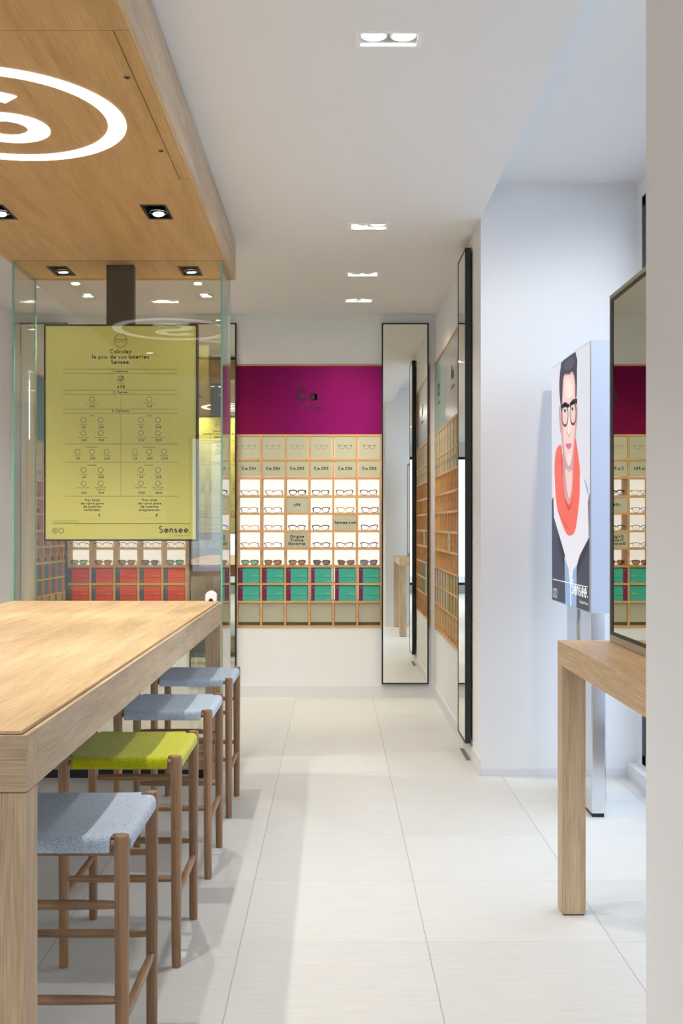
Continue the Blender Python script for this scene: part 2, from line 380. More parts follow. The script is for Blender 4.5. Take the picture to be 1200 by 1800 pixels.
def text(mb, s, org, xd, yd, size, wt=0.12, align='C'):
    """size = cap height (m); org = baseline point; xd/yd unit directions"""
    O = Vector(org); X = Vector(xd); Y = Vector(yd)
    w = text_width(s, size, wt); cur = {'C': -w/2, 'L': 0, 'R': -w}[align]
    for ch in s:
        g, adv = glyph(ch)
        for st in g:
            c0 = cur
            ribbon(mb, [(x*size+c0, y*size) for x, y in st], wt*size, lambda x, y: O+X*x+Y*y)
        cur += (adv+wt+GAP)*size
def lens_outline(w, h, kind, n=26):
    """closed outline of one lens, centred on 0; kind: rect, round, cat"""
    pts = []
    for i in range(n):
        a = 2*PI*i/n; c, s = math.cos(a), math.sin(a)
        e = {'rect': 0.60, 'round': 0.78, 'cat': 0.58}[kind]
        x = math.copysign(abs(c)**(e if s > 0 else min(1, e+0.12)), c)*w/2; y = math.copysign(abs(s)**(e if s > 0 else min(1, e+0.30)), s)*h/2
        x *= 1+0.20*(y/h)                       # wider at the brow
        if kind == 'cat': y += 0.10*h*(x/w)*2*(1 if s > 0 else 0.2)
        pts.append((x, y))
    return pts

ORD = ['first', 'second', 'third', 'fourth', 'fifth', 'sixth', 'seventh', 'eighth', 'ninth', 'tenth']

# ================================================================= ROOM SHELL
BACKY, RX, LX, CZ, BAYY, BAYX, BAYZ, FRY = 8.46, 0.783, -2.50, 2.991, 5.795, 1.623, 3.178, -4.6
UZ0, UZ1 = 0.543, 2.606
struct('floor', MB().box(LX-0.3, BAYX+0.3, FRY-0.3, BACKY+0.3, -0.1, 0), M_floor, origin=(0,0,0))
# light positions
ceil_lights = [(0.183, 3.662), (0.188, 5.957), (0.183, 7.09), (0.175, 7.917), (-1.245, 7.94), (0.183, 1.3), (0.183, -1.2), (-2.1, 5.0), (-1.4, -1.2), (-0.6, -3.0)]  # lamps behind the camera are unseen, added to brighten pillar and table
round_lights = [(-1.77, 7.76), (-0.92, 7.76)]
holes = [(x-0.108, x+0.108, y-0.055, y+0.055) for x, y in ceil_lights]+[(x-0.03, x+0.03, y-0.03, y+0.03) for x, y in round_lights]
struct('ceiling', MB().grid_plate((LX-0.2, RX), (FRY-0.2, BACKY+0.2), None, 'Z', CZ, CZ+0.3, holes), M_ceil, origin=(0,0,CZ))
struct('ceiling_bay', MB().box(RX+0.0, BAYX+0.2, FRY-0.2, BAYY+0.1, BAYZ, BAYZ+0.15), M_ceil)
struct('wall_back', MB().grid_plate((LX-0.2, RX+0.3), (0, CZ), None, 'Y', BACKY, BACKY+0.3, [(-2.106, 0.7425, UZ0, UZ1)]), M_wall, origin=(0, BACKY, 0))
struct('wall_right', MB().grid_plate((BAYY, BACKY), (0, CZ), None, 'X', RX, RX+0.3, [(6.545, 8.432, UZ0, UZ1)]), M_wall, origin=(RX, BAYY, 0))
struct('wall_bay', MB().box(RX+0.3, BAYX+0.2, BAYY, BAYY+0.1, 0, BAYZ).box(RX+0.001, RX+0.3, BAYY, BAYY+0.1, CZ, BAYZ), M_wall)
struct('wall_left', MB().grid_plate((FRY, BACKY), (0, CZ), None, 'X', LX-0.2, LX, [(6.548, 8.052, UZ0, UZ1)]), M_wall, origin=(LX, 0, 0))
WY0, WY1, WZ0, WZ1 = 2.5, 5.72, 0.08, 3.08
struct('wall_window_side', MB().grid_plate((FRY, BAYY), (0, BAYZ), None, 'X', BAYX, BAYX+0.14, [(WY0, WY1, WZ0, WZ1)]), M_wall, origin=(BAYX, 0, 0))
struct('wall_front', MB().grid_plate((LX-0.2, BAYX+0.14), (0, BAYZ+0.1), None, 'Y', FRY-0.2, FRY, [(-2.2, -0.5, 0.15, 2.7), (-0.3, 1.4, 0.15, 2.7)]), M_wall, origin=(0, FRY, 0))
struct('wall_pillar', MB().box(at(1135, 0, 2.36)[0], BAYX, 1.7, 2.36, 0, BAYZ), M_wall)
# skirting: flush board with a shadow groove above it
struct('baseboard_back', MB().box(LX, RX, BACKY-0.006, BACKY, 0, 0.088), M_base)
struct('baseboard_right', MB().box(RX-0.006, RX, BAYY-0.0, BACKY-0.006, 0, 0.088), M_base)
struct('baseboard_left', MB().box(LX, LX+0.006, FRY, BACKY-0.006, 0, 0.088), M_base)
struct('baseboard_bay', MB().box(RX+0.004, BAYX, BAYY-0.006, BAYY, 0, 0.042), M_base)
struct('baseboard_window', MB().box(BAYX-0.06, BAYX, 2.44, BAYY-0.006, 0, 0.075), M_base)
# windows
w = MB().box(BAYX+0.004, BAYX+0.07, WY1-0.05, WY1, WZ0, WZ1).box(BAYX+0.004, BAYX+0.07, WY0, WY0+0.05, WZ0, WZ1)
w.box(BAYX+0.004, BAYX+0.07, WY0, WY1, WZ0, WZ0+0.05).box(BAYX+0.004, BAYX+0.07, WY0, WY1, WZ1-0.05, WZ1)
for y in (4.08,): w.box(BAYX+0.004, BAYX+0.07, y-0.025, y+0.025, WZ0+0.05, WZ1-0.05)
win = struct('window_1', w, M_black)
tag(MB().box(BAYX+0.035, BAYX+0.043, WY0+0.05, WY1-0.05, WZ0+0.05, WZ1-0.05).build('pane', M_winglass, win), kind='structure')
for i, (a, b) in enumerate(((-2.2, -0.5), (-0.3, 1.4))):
    w = MB().box(a, a+0.05, FRY-0.12, FRY-0.06, 0.15, 2.7).box(b-0.05, b, FRY-0.12, FRY-0.06, 0.15, 2.7)
    w.box(a, b, FRY-0.12, FRY-0.06, 0.15, 0.2).box(a, b, FRY-0.12, FRY-0.06, 2.65, 2.7).box((a+b)/2-0.02, (a+b)/2+0.02, FRY-0.12, FRY-0.06, 0.2, 2.65)
    wn = struct('window_%d' % (i+2), w, M_black)
    MB().box(a+0.05, b-0.05, FRY-0.094, FRY-0.086, 0.2, 2.65).build('pane', M_winglass, wn)
# pavement outside
M_pave = mat('pavement', srgb(150, 152, 155), 0.8, var=0.1, vscale=3)
struct('ground_pavement', MB().box(BAYX+0.31, 14, -14, 14, -0.22, -0.12).box(-14, BAYX+0.31, -14, FRY-0.31, -0.22, -0.12), M_pave)
# portals guide the daylight sampling
def portal(name, loc, rot, sx, sy):
    d = bpy.data.lights.new(name, 'AREA'); d.shape = 'RECTANGLE'; d.size = sx; d.size_y = sy; d.cycles.is_portal = True
    o = bpy.data.objects.new(name, d); COL.objects.link(o); o.location = loc; o.rotation_euler = rot
portal('daylight_side', (BAYX+0.13, (WY0+WY1)/2, (WZ0+WZ1)/2), (0, PI/2, 0), WZ1-WZ0, WY1-WY0)
portal('daylight_front', (-0.4, FRY-0.19, 1.42), (PI/2, 0, 0), 3.7, 2.6)

# ================================================================= LIGHT FITTINGS
def spot(parent, loc, energy, size=100, col=WARM, blend=0.8, target=None, rad=0.02):
    d = bpy.data.lights.new('lamp_light', 'SPOT'); d.energy = energy; d.color = col; d.spot_size = math.radians(size); d.spot_blend = blend; d.shadow_soft_size = rad
    o = bpy.data.objects.new('lamp_light', d); COL.objects.link(o)
    o.parent = parent; p = ROOT[parent.name]; o.location = (loc[0]-p[0], loc[1]-p[1], loc[2]-p[2])
    if target:
        o.rotation_euler = (Vector(target)-Vector(loc)).to_track_quat('-Z', 'Y').to_euler()
    return o
def tilted_lamp(mb_body, mb_face, c, d, r, h):
    """short cylinder lamp looking along d; its face is a separate disc"""
    c = Vector(c); d = Vector(d).normalized()
    mb_body.tube([c-d*h, c-d*h*0.4, c], [r*0.55, r, r], 20)
    mb_face.tube([c+d*0.0005, c+d*0.003], [r*0.86, r*0.80], 20)
names = ['nearest twin white ceiling spotlight at the top of the aisle', 'twin white ceiling spotlight second along the aisle row',
         'twin white ceiling spotlight third along the aisle row', 'farthest twin white ceiling spotlight of the aisle row',
         'twin white ceiling spotlight seen through glass above the yellow sign', 'white ceiling spotlight over the aisle swung towards the back wall', 'added white ceiling fill spotlight behind the camera', 'white ceiling spotlight left of the wooden canopy', 'added white ceiling fill spotlight behind the near end of the canopy', 'added white ceiling fill spotlight by the shop front']
tilt = [((-0.03, 0.05), (0.03, 0.05)), ((-0.35, 0.5), (0.0, 0.1)), ((-0.2, 0.7), (0.3, 0.6)), ((-0.2, 0.05), (0.1, 0.1)), ((0.3, 0.5), (-0.2, 0.7)), ((0, 0), (0, 0)), ((0, 0), (0, 0)), ((0.2, 0), (0, 0.2)), ((0, 0.3), (0.5, 0.4)), ((0.3, 0.3), (0.3, 0.3))]
for i, (x, y) in enumerate(ceil_lights):
    r = empty('ceiling_spotlight', (x, y, CZ), names[i], 'ceiling light', 'recessed twin spotlights in the white ceiling')
    t = MB(); a, b = 0.108, 0.055                      # thin trim around the opening and open-bottomed housing
    for q in ((x-a-0.006, x+a+0.006, y-b-0.006, y-b+0.008), (x-a-0.006, x+a+0.006, y+b-0.008, y+b+0.006), (x-a-0.006, x-a+0.012, y-b+0.008, y+b-0.008), (x+a-0.012, x+a+0.006, y-b+0.008, y+b-0.008)):
        t.box(*q, CZ-0.003, CZ-0.0002)
    t.build('trim', M_lampwhite, r)
    hz = MB(); hz.box(x-a, x+a, y-b, y+b, CZ+0.11, CZ+0.113)
    hz.box(x-a, x-a+0.002, y-b, y+b, CZ, CZ+0.11).box(x+a-0.002, x+a, y-b, y+b, CZ, CZ+0.11).box(x-a, x+a, y-b, y-b+0.002, CZ, CZ+0.11).box(x-a, x+a, y+b-0.002, y+b, CZ, CZ+0.11)
    hz.build('housing', M_lampwhite, r)
    for k, s in enumerate((-1, 1)):
        dx, dy = tilt[i][k]; c = (x+s*0.05, y-0.004, CZ+0.012); d = (dx, dy, -1)
        if i == 5: c = (x+s*0.05, y+0.03, CZ-0.03); d = (-0.13, 7.1, -0.85)      # swung out towards the magenta header
        body, face = MB(), MB(); tilted_lamp(body, face, c, d, 0.041, 0.05)
        ring = MB(); ring.tube([(x+s*0.05+0.044*math.cos(q*PI/12), y+0.044*math.sin(q*PI/12), CZ+0.014) for q in range(24)], 0.0025, 6, closed=True)
        bo = autosmooth(body.build('lamp', M_lampwhite, r)); face.build('lamp_face', M_lampface, bo); ring.build('gimbal_ring', M_lampwhite, bo, smooth=True)
        D = Vector(d).normalized(); loc = Vector(c)+D*0.012
        if i == 5: spot(r, loc, 13, 26, WARM, 1.0, loc+D, 0.04)
        else: spot(r, loc, CEIL_W*(2.4 if y < 0 else 1), 100 if y < 0 else 84, WARMER if y > 6.5 else WARM, 0.8, loc+D, 0.03)  # added lamps behind the camera run stronger as fill
for x, y in round_lights:
    r = empty('round_downlight', (x, y, CZ), 'small round ceiling light %s' % ('left of the twin spotlight, seen through the glass' if x < -1.5 else 'right of the twin spotlight, seen through the glass'), 'ceiling light', 'small round ceiling downlights')
    t = MB(); t.tube([(x+0.046*math.cos(q*PI/16), y+0.046*math.sin(q*PI/16), CZ-0.002) for q in range(32)], 0.006, 8, closed=True); t.build('trim', M_lampwhite, r, smooth=True)
    MB().cyl(x, y, CZ+0.001, CZ+0.004, 0.042).build('lamp_face', M_lampcool, r)
    spot(r, (x, y, CZ-0.015), ROUND_W, 90, WARM, 0.9, (x, y, 0), 0.03)

r = empty('bay_spotlight', (1.2, 3.5, BAYZ), 'round white spotlight added in the window bay ceiling to brighten the bay wall', 'ceiling light')
MB().cyl(1.2, 3.5, BAYZ-0.04, BAYZ-0.0005, 0.02).build('mount', M_lampwhite, r)  # unseen bay lamp, added to brighten the bay wall
bm, fm = MB(), MB(); D = Vector((0, 2.3, -1.75)).normalized(); c = Vector((1.2, 3.5, BAYZ-0.075)); tilted_lamp(bm, fm, c+D*0.05, D, 0.04, 0.1)
bo = autosmooth(bm.build('lamp', M_lampwhite, r)); fm.build('lamp_face', M_lampface, bo)
spot(r, c+D*0.065, BAY_W, 72, (1, 0.97, 0.93), 0.6, c+D*2, 0.03)

# ================================================================= WOODEN CANOPY
KX0, KX1, KY0, KY1, KZ = -1.761, -0.575, 1.27, 6.279, 2.767
can = empty('wooden_canopy', (-1.168, 3.773, KZ), 'oak ceiling canopy with a glowing circled S hanging over the table', 'canopy')
black_spots = [(-0.807, 4.91), (-1.529, 4.91), (-0.807, 6.05), (-1.529, 6.05), (-0.807, 2.636), (-1.529, 2.636)]
HW, HD = 0.0585, 0.115
PX0, PX1, PY0, PY1 = -1.701, -0.635, 3.106, 4.44
hl = [(x-HW+0.004, x+HW-0.004, y-HD+0.004, y+HD-0.004) for x, y in black_spots]
body = MB().grid_plate((KX0+0.017, KX1-0.017), (KY0, KY1), None, 'Z', KZ, CZ-0.03, hl+[(PX0, PX1, PY0, PY1)])
body.box(PX0, PX1, PY0, PY1, KZ+0.03, CZ-0.03)
body.build('body', M_canopy, can)
for s, (a, b) in ((0, (KX1-0.0165, KX1)), (1, (KX0, KX0+0.0165))):
    for (ya, yb) in ((KY0, 3.106), (3.1075, 4.4375), (4.439, 5.748), (5.7495, KY1)):
        MB().box(a, b, ya, yb, KZ, CZ-0.008).build('side_board', M_oakYs, can, bevel=0.0006)
MB().box(PX0+0.003, PX1-0.003, PY0+0.003, PY1-0.0005, KZ+0.0002, KZ+0.02).build('service_panel', M_canopy, can)
for a, b, c in ((PX1+0.002, KX1-0.018, 3.106), (PX1+0.002, KX1-0.018, 4.44), (KX0+0.02, KX1-0.02, 5.807)):
    MB().box(a, b, c-0.0007, c+0.0007, KZ-0.0003, KZ+0.0002).build('seam', M_oak_dark, can)
for x in (-0.659, -1.677):
    for y in (3.433, 4.106):
        sc = MB(); sc.tube([(x+0.010*math.cos(q*PI/8), y+0.010*math.sin(q*PI/8), KZ-0.0012) for q in range(16)], 0.0016, 6, closed=True); sc = sc.build('screw', M_screw, can, smooth=True)
        MB().cyl(x, y, KZ-0.0012, KZ-0.0002, 0.008, 12).build('socket', M_dark, sc)
EX, EY = -1.172, 3.773
T = lambda x, y: (EX+x, EY-y, KZ-0.0022)
def plate(mb, strokes, w, z0, z1):
    for st in strokes:
        a = MB(); ribbon(a, st, w, lambda x, y: (EX+x, EY-y, 0)); n = len(a.v)
        h = n//2; closed = len(a.f) == h
        vs = [(v[0], v[1], z0) for v in a.v]+[(v[0], v[1], z1) for v in a.v]
        fs = [f[::-1] for f in a.f]+[tuple(i+n for i in f) for f in a.f]
        for i in range(h if closed else h-1):
            j = (i+1) % h; fs += [(i, j, n+j, n+i), (h+j, h+i, n+h+i, n+h+j)]
        if not closed: fs += [(0, h, n+h, n), (h-1, n+h-1, n+2*h-1, 2*h-1)]
        mb.add(vs, fs)
ring = MB(); plate(ring, [arc(0, 0, 0.406, 0.406, 0, 360, 96)], 0.064, KZ-0.003, KZ-0.0002); ring.build('emblem_ring', M_emblem, can)
S = arc(0.0, 0.108, 0.112, 0.095, 35, 262, 22)+arc(0.0, -0.095, 0.112, 0.108, 84, -148, 24)
sm = MB(); plate(sm, [S], 0.078, KZ-0.003, KZ-0.0002); sm.build('emblem_letter', M_emblem, can)

pos_words = {0: 'right of the two in the middle row of the canopy', 1: 'left of the two in the middle row of the canopy', 2: 'right of the two inside the glass box', 3: 'left of the two inside the glass box', 4: 'right of the nearest pair', 5: 'left of the nearest pair'}
for i, (x, y) in enumerate(black_spots):
    r = empty('canopy_spotlight', (x, y, KZ), 'black rectangular recessed spotlight, '+pos_words[i], 'spotlight', 'black recessed spotlights in the oak canopy')
    t = MB(); a, b = HW, HD; z0, z1 = KZ-0.002, KZ-0.0002
    t.box(x-a, x+a, y-b, y-b+0.014, z0, z1).box(x-a, x+a, y+b-0.014, y+b, z0, z1).box(x-a, x-a+0.01, y-b+0.014, y+b-0.014, z0, z1).box(x+a-0.01, x+a, y-b+0.014, y+b-0.014, z0, z1)
    t.build('trim', M_black, r)
    a -= 0.005; b -= 0.005; hz = MB().box(x-a, x+a, y-b, y+b, KZ+0.10, KZ+0.102)
    hz.box(x-a, x-a+0.002, y-b, y+b, KZ, KZ+0.1).box(x+a-0.002, x+a, y-b, y+b, KZ, KZ+0.1).box(x-a, x+a, y-b, y-b+0.002, KZ, KZ+0.1).box(x-a, x+a, y+b-0.002, y+b, KZ, KZ+0.1)
    hz.build('housing', M_dark, r)
    c = (x, y+0.045, KZ+0.004); d = (0.06, 0.10 if y > 6 else -0.10, -1)
    bm, fm = MB(), MB(); tilted_lamp(bm, fm, c, d, 0.030, 0.05)
    bo = autosmooth(bm.build('lamp', M_black, r)); fm.build('lamp_face', M_lampface, bo)
    rg = MB(); rg.tube([(x+0.041*math.cos(q*PI/12), y+0.045+0.041*math.sin(q*PI/12), KZ+0.012) for q in range(24)], 0.003, 6, closed=True); rg.build('gimbal_ring', M_chrome, bo, smooth=True)
    D = Vector(d).normalized(); loc = Vector(c)+D*0.012
    spot(r, loc, CANOPY_W, 105, WARM, 0.7, loc+D, 0.018)

# ================================================================= HIGH TABLE
TX0, TX1, TY0, TY1, TZ, TB = -1.732, -0.604, 2.119, 5.797, 0.94, 0.8205
tab = empty('high_table', ((TX0+TX1)/2, (TY0+TY1)/2, 0), 'long light oak high table with thick apron standing over the row of stools', 'table')
LW = 0.08
MB().box(TX0+0.012, TX1-0.012, TY0+0.008, TY1-0.008, TZ-0.007, TZ).build('tabletop', M_oakY, tab, bevel=0.0008)
MB().box(TX0+0.016, TX1-0.016, TY0+0.012, TY1-0.012, TZ-0.03, TZ-0.0072).build('shadow_gap', M_oak_dark, tab)
# apron boards: long sides split at the joints, short ends
for s in (0, 1):
    x0, x1 = ((TX1-0.03, TX1), (TX0, TX0+0.03))[s]
    for ya, yb in ((TY0+LW+0.001, 3.989), (3.991, 4.876), (4.878, TY1-LW-0.001)):
        MB().box(x0, x1, ya, yb, TB, TZ-0.008).build('apron', M_oakYs, tab, bevel=0.0008)
for y0, y1 in ((TY0, TY0+0.03), (TY1-0.03, TY1)):
    MB().box(TX0+LW+0.001, TX1-LW-0.001, y0, y1, TB, TZ-0.008).build('apron', M_oakX, tab, bevel=0.0008)
for x0 in (TX0, TX1-LW):
    for y0 in (TY0, TY1-LW):
        MB().box(x0, x0+LW, y0, y0+LW, TB, TZ-0.008).build('corner_block', M_oakX, tab, bevel=0.001)
        MB().box(x0, x0+LW, y0, y0+LW, 0, TB-0.0015).build('leg', M_oakZ, tab, bevel=0.001)
MB().box(TX0+LW, TX1-LW, TY1-0.05, TY1-0.02, 0.045, 0.21).build('base_board', M_oakX, tab)
MB().box(TX0+LW, TX1-LW, TY1-0.045, TY1-0.025, 0.0, 0.045).build('plinth', M_black, tab)
# small white rounded device at the far corner
dx, dy = at(371, 1000, 5.75)[0], 5.75
dv = empty('white_dispenser', (dx, dy, TZ), 'small white rounded dispenser at the far corner of the high table', 'dispenser')
o = MB(); w2, hh, n = 0.03, 0.056, 12
prof = [(-w2, 0)]+[(-w2*math.cos(PI*i/n) if False else -w2+2*w2*i/n, hh-0.022+0.022*math.sin(PI*min(1, max(0, i/n)))**0.6) for i in range(n+1)]+[(w2, 0)]
prof += [(0.012*math.cos(PI*i/8), 0.016*math.sin(PI*i/8)) for i in range(9)]
m = len(prof)
o.add([(dx+p[0], dy-0.016, TZ+p[1]) for p in prof]+[(dx+p[0], dy+0.016, TZ+p[1]) for p in prof],
      [tuple(range(m)), tuple(range(2*m-1, m-1, -1))]+[(i, m+i, m+(i+1)%m, (i+1)%m) for i in range(m)])
o.build('shell', M_white, dv, bevel=0.002)
MB().box(dx-0.012, dx+0.012, dy+0.004, dy+0.01, TZ, TZ+0.015).build('inner', mat('brown_insert', srgb(120, 90, 60), 0.6), dv)

# ================================================================= STOOLS
def rung(mb, p, q, r):
    P, Q = Vector(p), Vector(q)
    mb.tube([P+(Q-P)*t for t in (0, 0.12, 0.3, 0.7, 0.88, 1)], [r*0.72, r*0.9, r, r, r*0.9, r*0.72], 14)
def make_stool(felt_m, label):
    r = empty('bar_stool', (0, 0, 0), label, 'stool', 'wooden stools with sling seats along the table')
    A, B, HT = 0.171, 0.200, 0.642
    for sx in (-1, 1):
        for sy in (-1, 1):
            m_ = MB(); m_.tube([(sx*A, sy*B, z) for z in (0, 0.004, 0.15, 0.4, HT-0.012, HT-0.003, HT)], [0.0128, 0.0142, 0.0152, 0.0165, 0.0175, 0.0165, 0.0155], 20)
            autosmooth(m_.build('leg', M_stoolZ, r, local=True))
    for sy in (-1, 1):
        for z in (0.484, 0.268):
            m_ = MB(); rung(m_, (-A, sy*B, z), (A, sy*B, z), 0.0112); autosmooth(m_.build('rung', M_stoolX, r, local=True))
    for sx in (-1, 1):
        m_ = MB(); rung(m_, (sx*A, -B, 0.215), (sx*A, B, 0.215), 0.0115); autosmooth(m_.build('rung', M_stoolY, r, local=True))
        m_ = MB(); rung(m_, (sx*A, -B, 0.624), (sx*A, B, 0.624), 0.0105); autosmooth(m_.build('seat_rail', M_stoolY, r, local=True))
    for sy in (-1, 1):
        m_ = MB(); rung(m_, (-A, sy*B, 0.622), (A, sy*B, 0.622), 0.0105); autosmooth(m_.build('seat_rail', M_stoolX, r, local=True))
    # felt sling: wraps the four rails, with a notch round each leg
    ox, oy = A+0.0145, B+0.0145; R = 0.016
    nx, ny = 44, 52
    def axis(u, o_):        # u in -1..1 of total arclength -> (coord, drop)
        flat = o_-R; arcl = R*PI/2; down = 0.020; tot = flat+arcl+down
        s_ = abs(u)*tot; sg = 1 if u >= 0 else -1
        if s_ <= flat: return sg*s_, 0.0
        if s_ <= flat+arcl:
            a = (s_-flat)/R; return sg*(flat+R*math.sin(a)), R*(1-math.cos(a))
        return sg*o_, R+(s_-flat-arcl)
    vs = []; idx = {}
    for i in range(nx+1):
        for j in range(ny+1):
            x, dx_ = axis(-1+2*i/nx, ox); y, dy_ = axis(-1+2*j/ny, oy)
            inx, iny = abs(x) > A-0.024, abs(y) > B-0.024
            if abs(x) > A-0.0195 and abs(y) > B-0.0195: continue
            sag = 0.011*(1-(x/ox)**2)**1.0*(1-(y/oy)**4)
            drop = max(dx_, dy_)+0.35*min(dx_, dy_)
            idx[i, j] = len(vs); vs.append((x, y, 0.6405-drop-sag))
    fs = []
    for i in range(nx):
        for j in range(ny):
            k = [(i, j), (i+1, j), (i+1, j+1), (i, j+1)]
            if all(q in idx for q in k): fs.append(tuple(idx[q] for q in k))
    s_ = MB(); s_.add(vs, fs); so = s_.build('seat', felt_m, r, local=True, smooth=True)
    md = so.modifiers.new('solid', 'SOLIDIFY'); md.thickness = 0.0035; md.offset = 0
    sb = so.modifiers.new('sub', 'SUBSURF'); sb.levels = 1; sb.render_levels = 1
    return r
st0 = make_stool(M_feltB, 'nearest stool, pale blue-grey felt seat beside the near table leg')
SX = -0.653
st0.location = (SX, 2.451+0.2, 0)
st1 = make_stool(M_feltY, 'stool with lime green felt seat, second from the camera'); st1.location = (SX, 3.291+0.2, 0)
for y, lb in ((4.11, 'stool with blue-grey felt seat just behind the lime green one'), (4.965, 'farthest stool with blue-grey felt seat beside the far table leg')):
    c = copy_tree(st0); c['label'] = lb; c.location = (SX-(0.004 if y > 4.5 else 0), y+0.2, 0)

# ================================================================= GLASS BOX, SIGN, POST
gb = empty('glass_enclosure', (-1.168, 6.03, 0), 'tall clear glass box from floor to canopy at the far end of the table', 'glass screen')
GX0, GX1, GY0, GY1 = -1.734, -0.602, 5.81, 6.245
def pane(x0, x1, y0, y1):
    b = MB(); b.box(x0, x1, y0, y1, 0.0, KZ-0.0005); thin_x = (x1-x0) < (y1-y0)
    # box faces order: bottom, top, -y, +x, +y, -x
    b.m = [1, 1, 1 if thin_x else 0, 0 if thin_x else 1, 1 if thin_x else 0, 0 if thin_x else 1]
    b.build('pane', [M_glass, M_glassedge], gb)
pane(GX1-0.010, GX1, GY0, GY1); pane(GX0, GX0+0.010, GY0, GY1)
pane(GX0+0.011, GX1-0.011, GY0+0.002, GY0+0.012); pane(GX0+0.011, GX1-0.011, GY1-0.012, GY1-0.002)
SY0, SY1 = 5.90, 5.965
sgx0, sgz1 = at(77, 570, SY0); sgx1, sgz0 = at(347, 951, SY0)
post = MB().box(-1.172-0.0745, -1.172+0.0745, 5.925, 5.985, sgz1-0.25, KZ-0.0005)
sign = empty('price_sign', ((sgx0+sgx1)/2, (SY0+SY1)/2, sgz0), 'yellow glasses price board on a black post inside the glass box', 'sign')
post = MB().box(-1.172-0.0745, -1.172+0.0745, 5.903, 5.962, sgz1, KZ-0.0005).build('post', M_blackpost, sign, bevel=0.001)
fr = 0.009
f_ = MB()
f_.box(sgx0, sgx0+fr, SY0, SY1, sgz0, sgz1).box(sgx1-fr, sgx1, SY0, SY1, sgz0, sgz1).box(sgx0+fr, sgx1-fr, SY0, SY1, sgz0, sgz0+fr).box(sgx0+fr, sgx1-fr, SY0, SY1, sgz1-fr, sgz1)
f_.build('frame', M_black, sign)
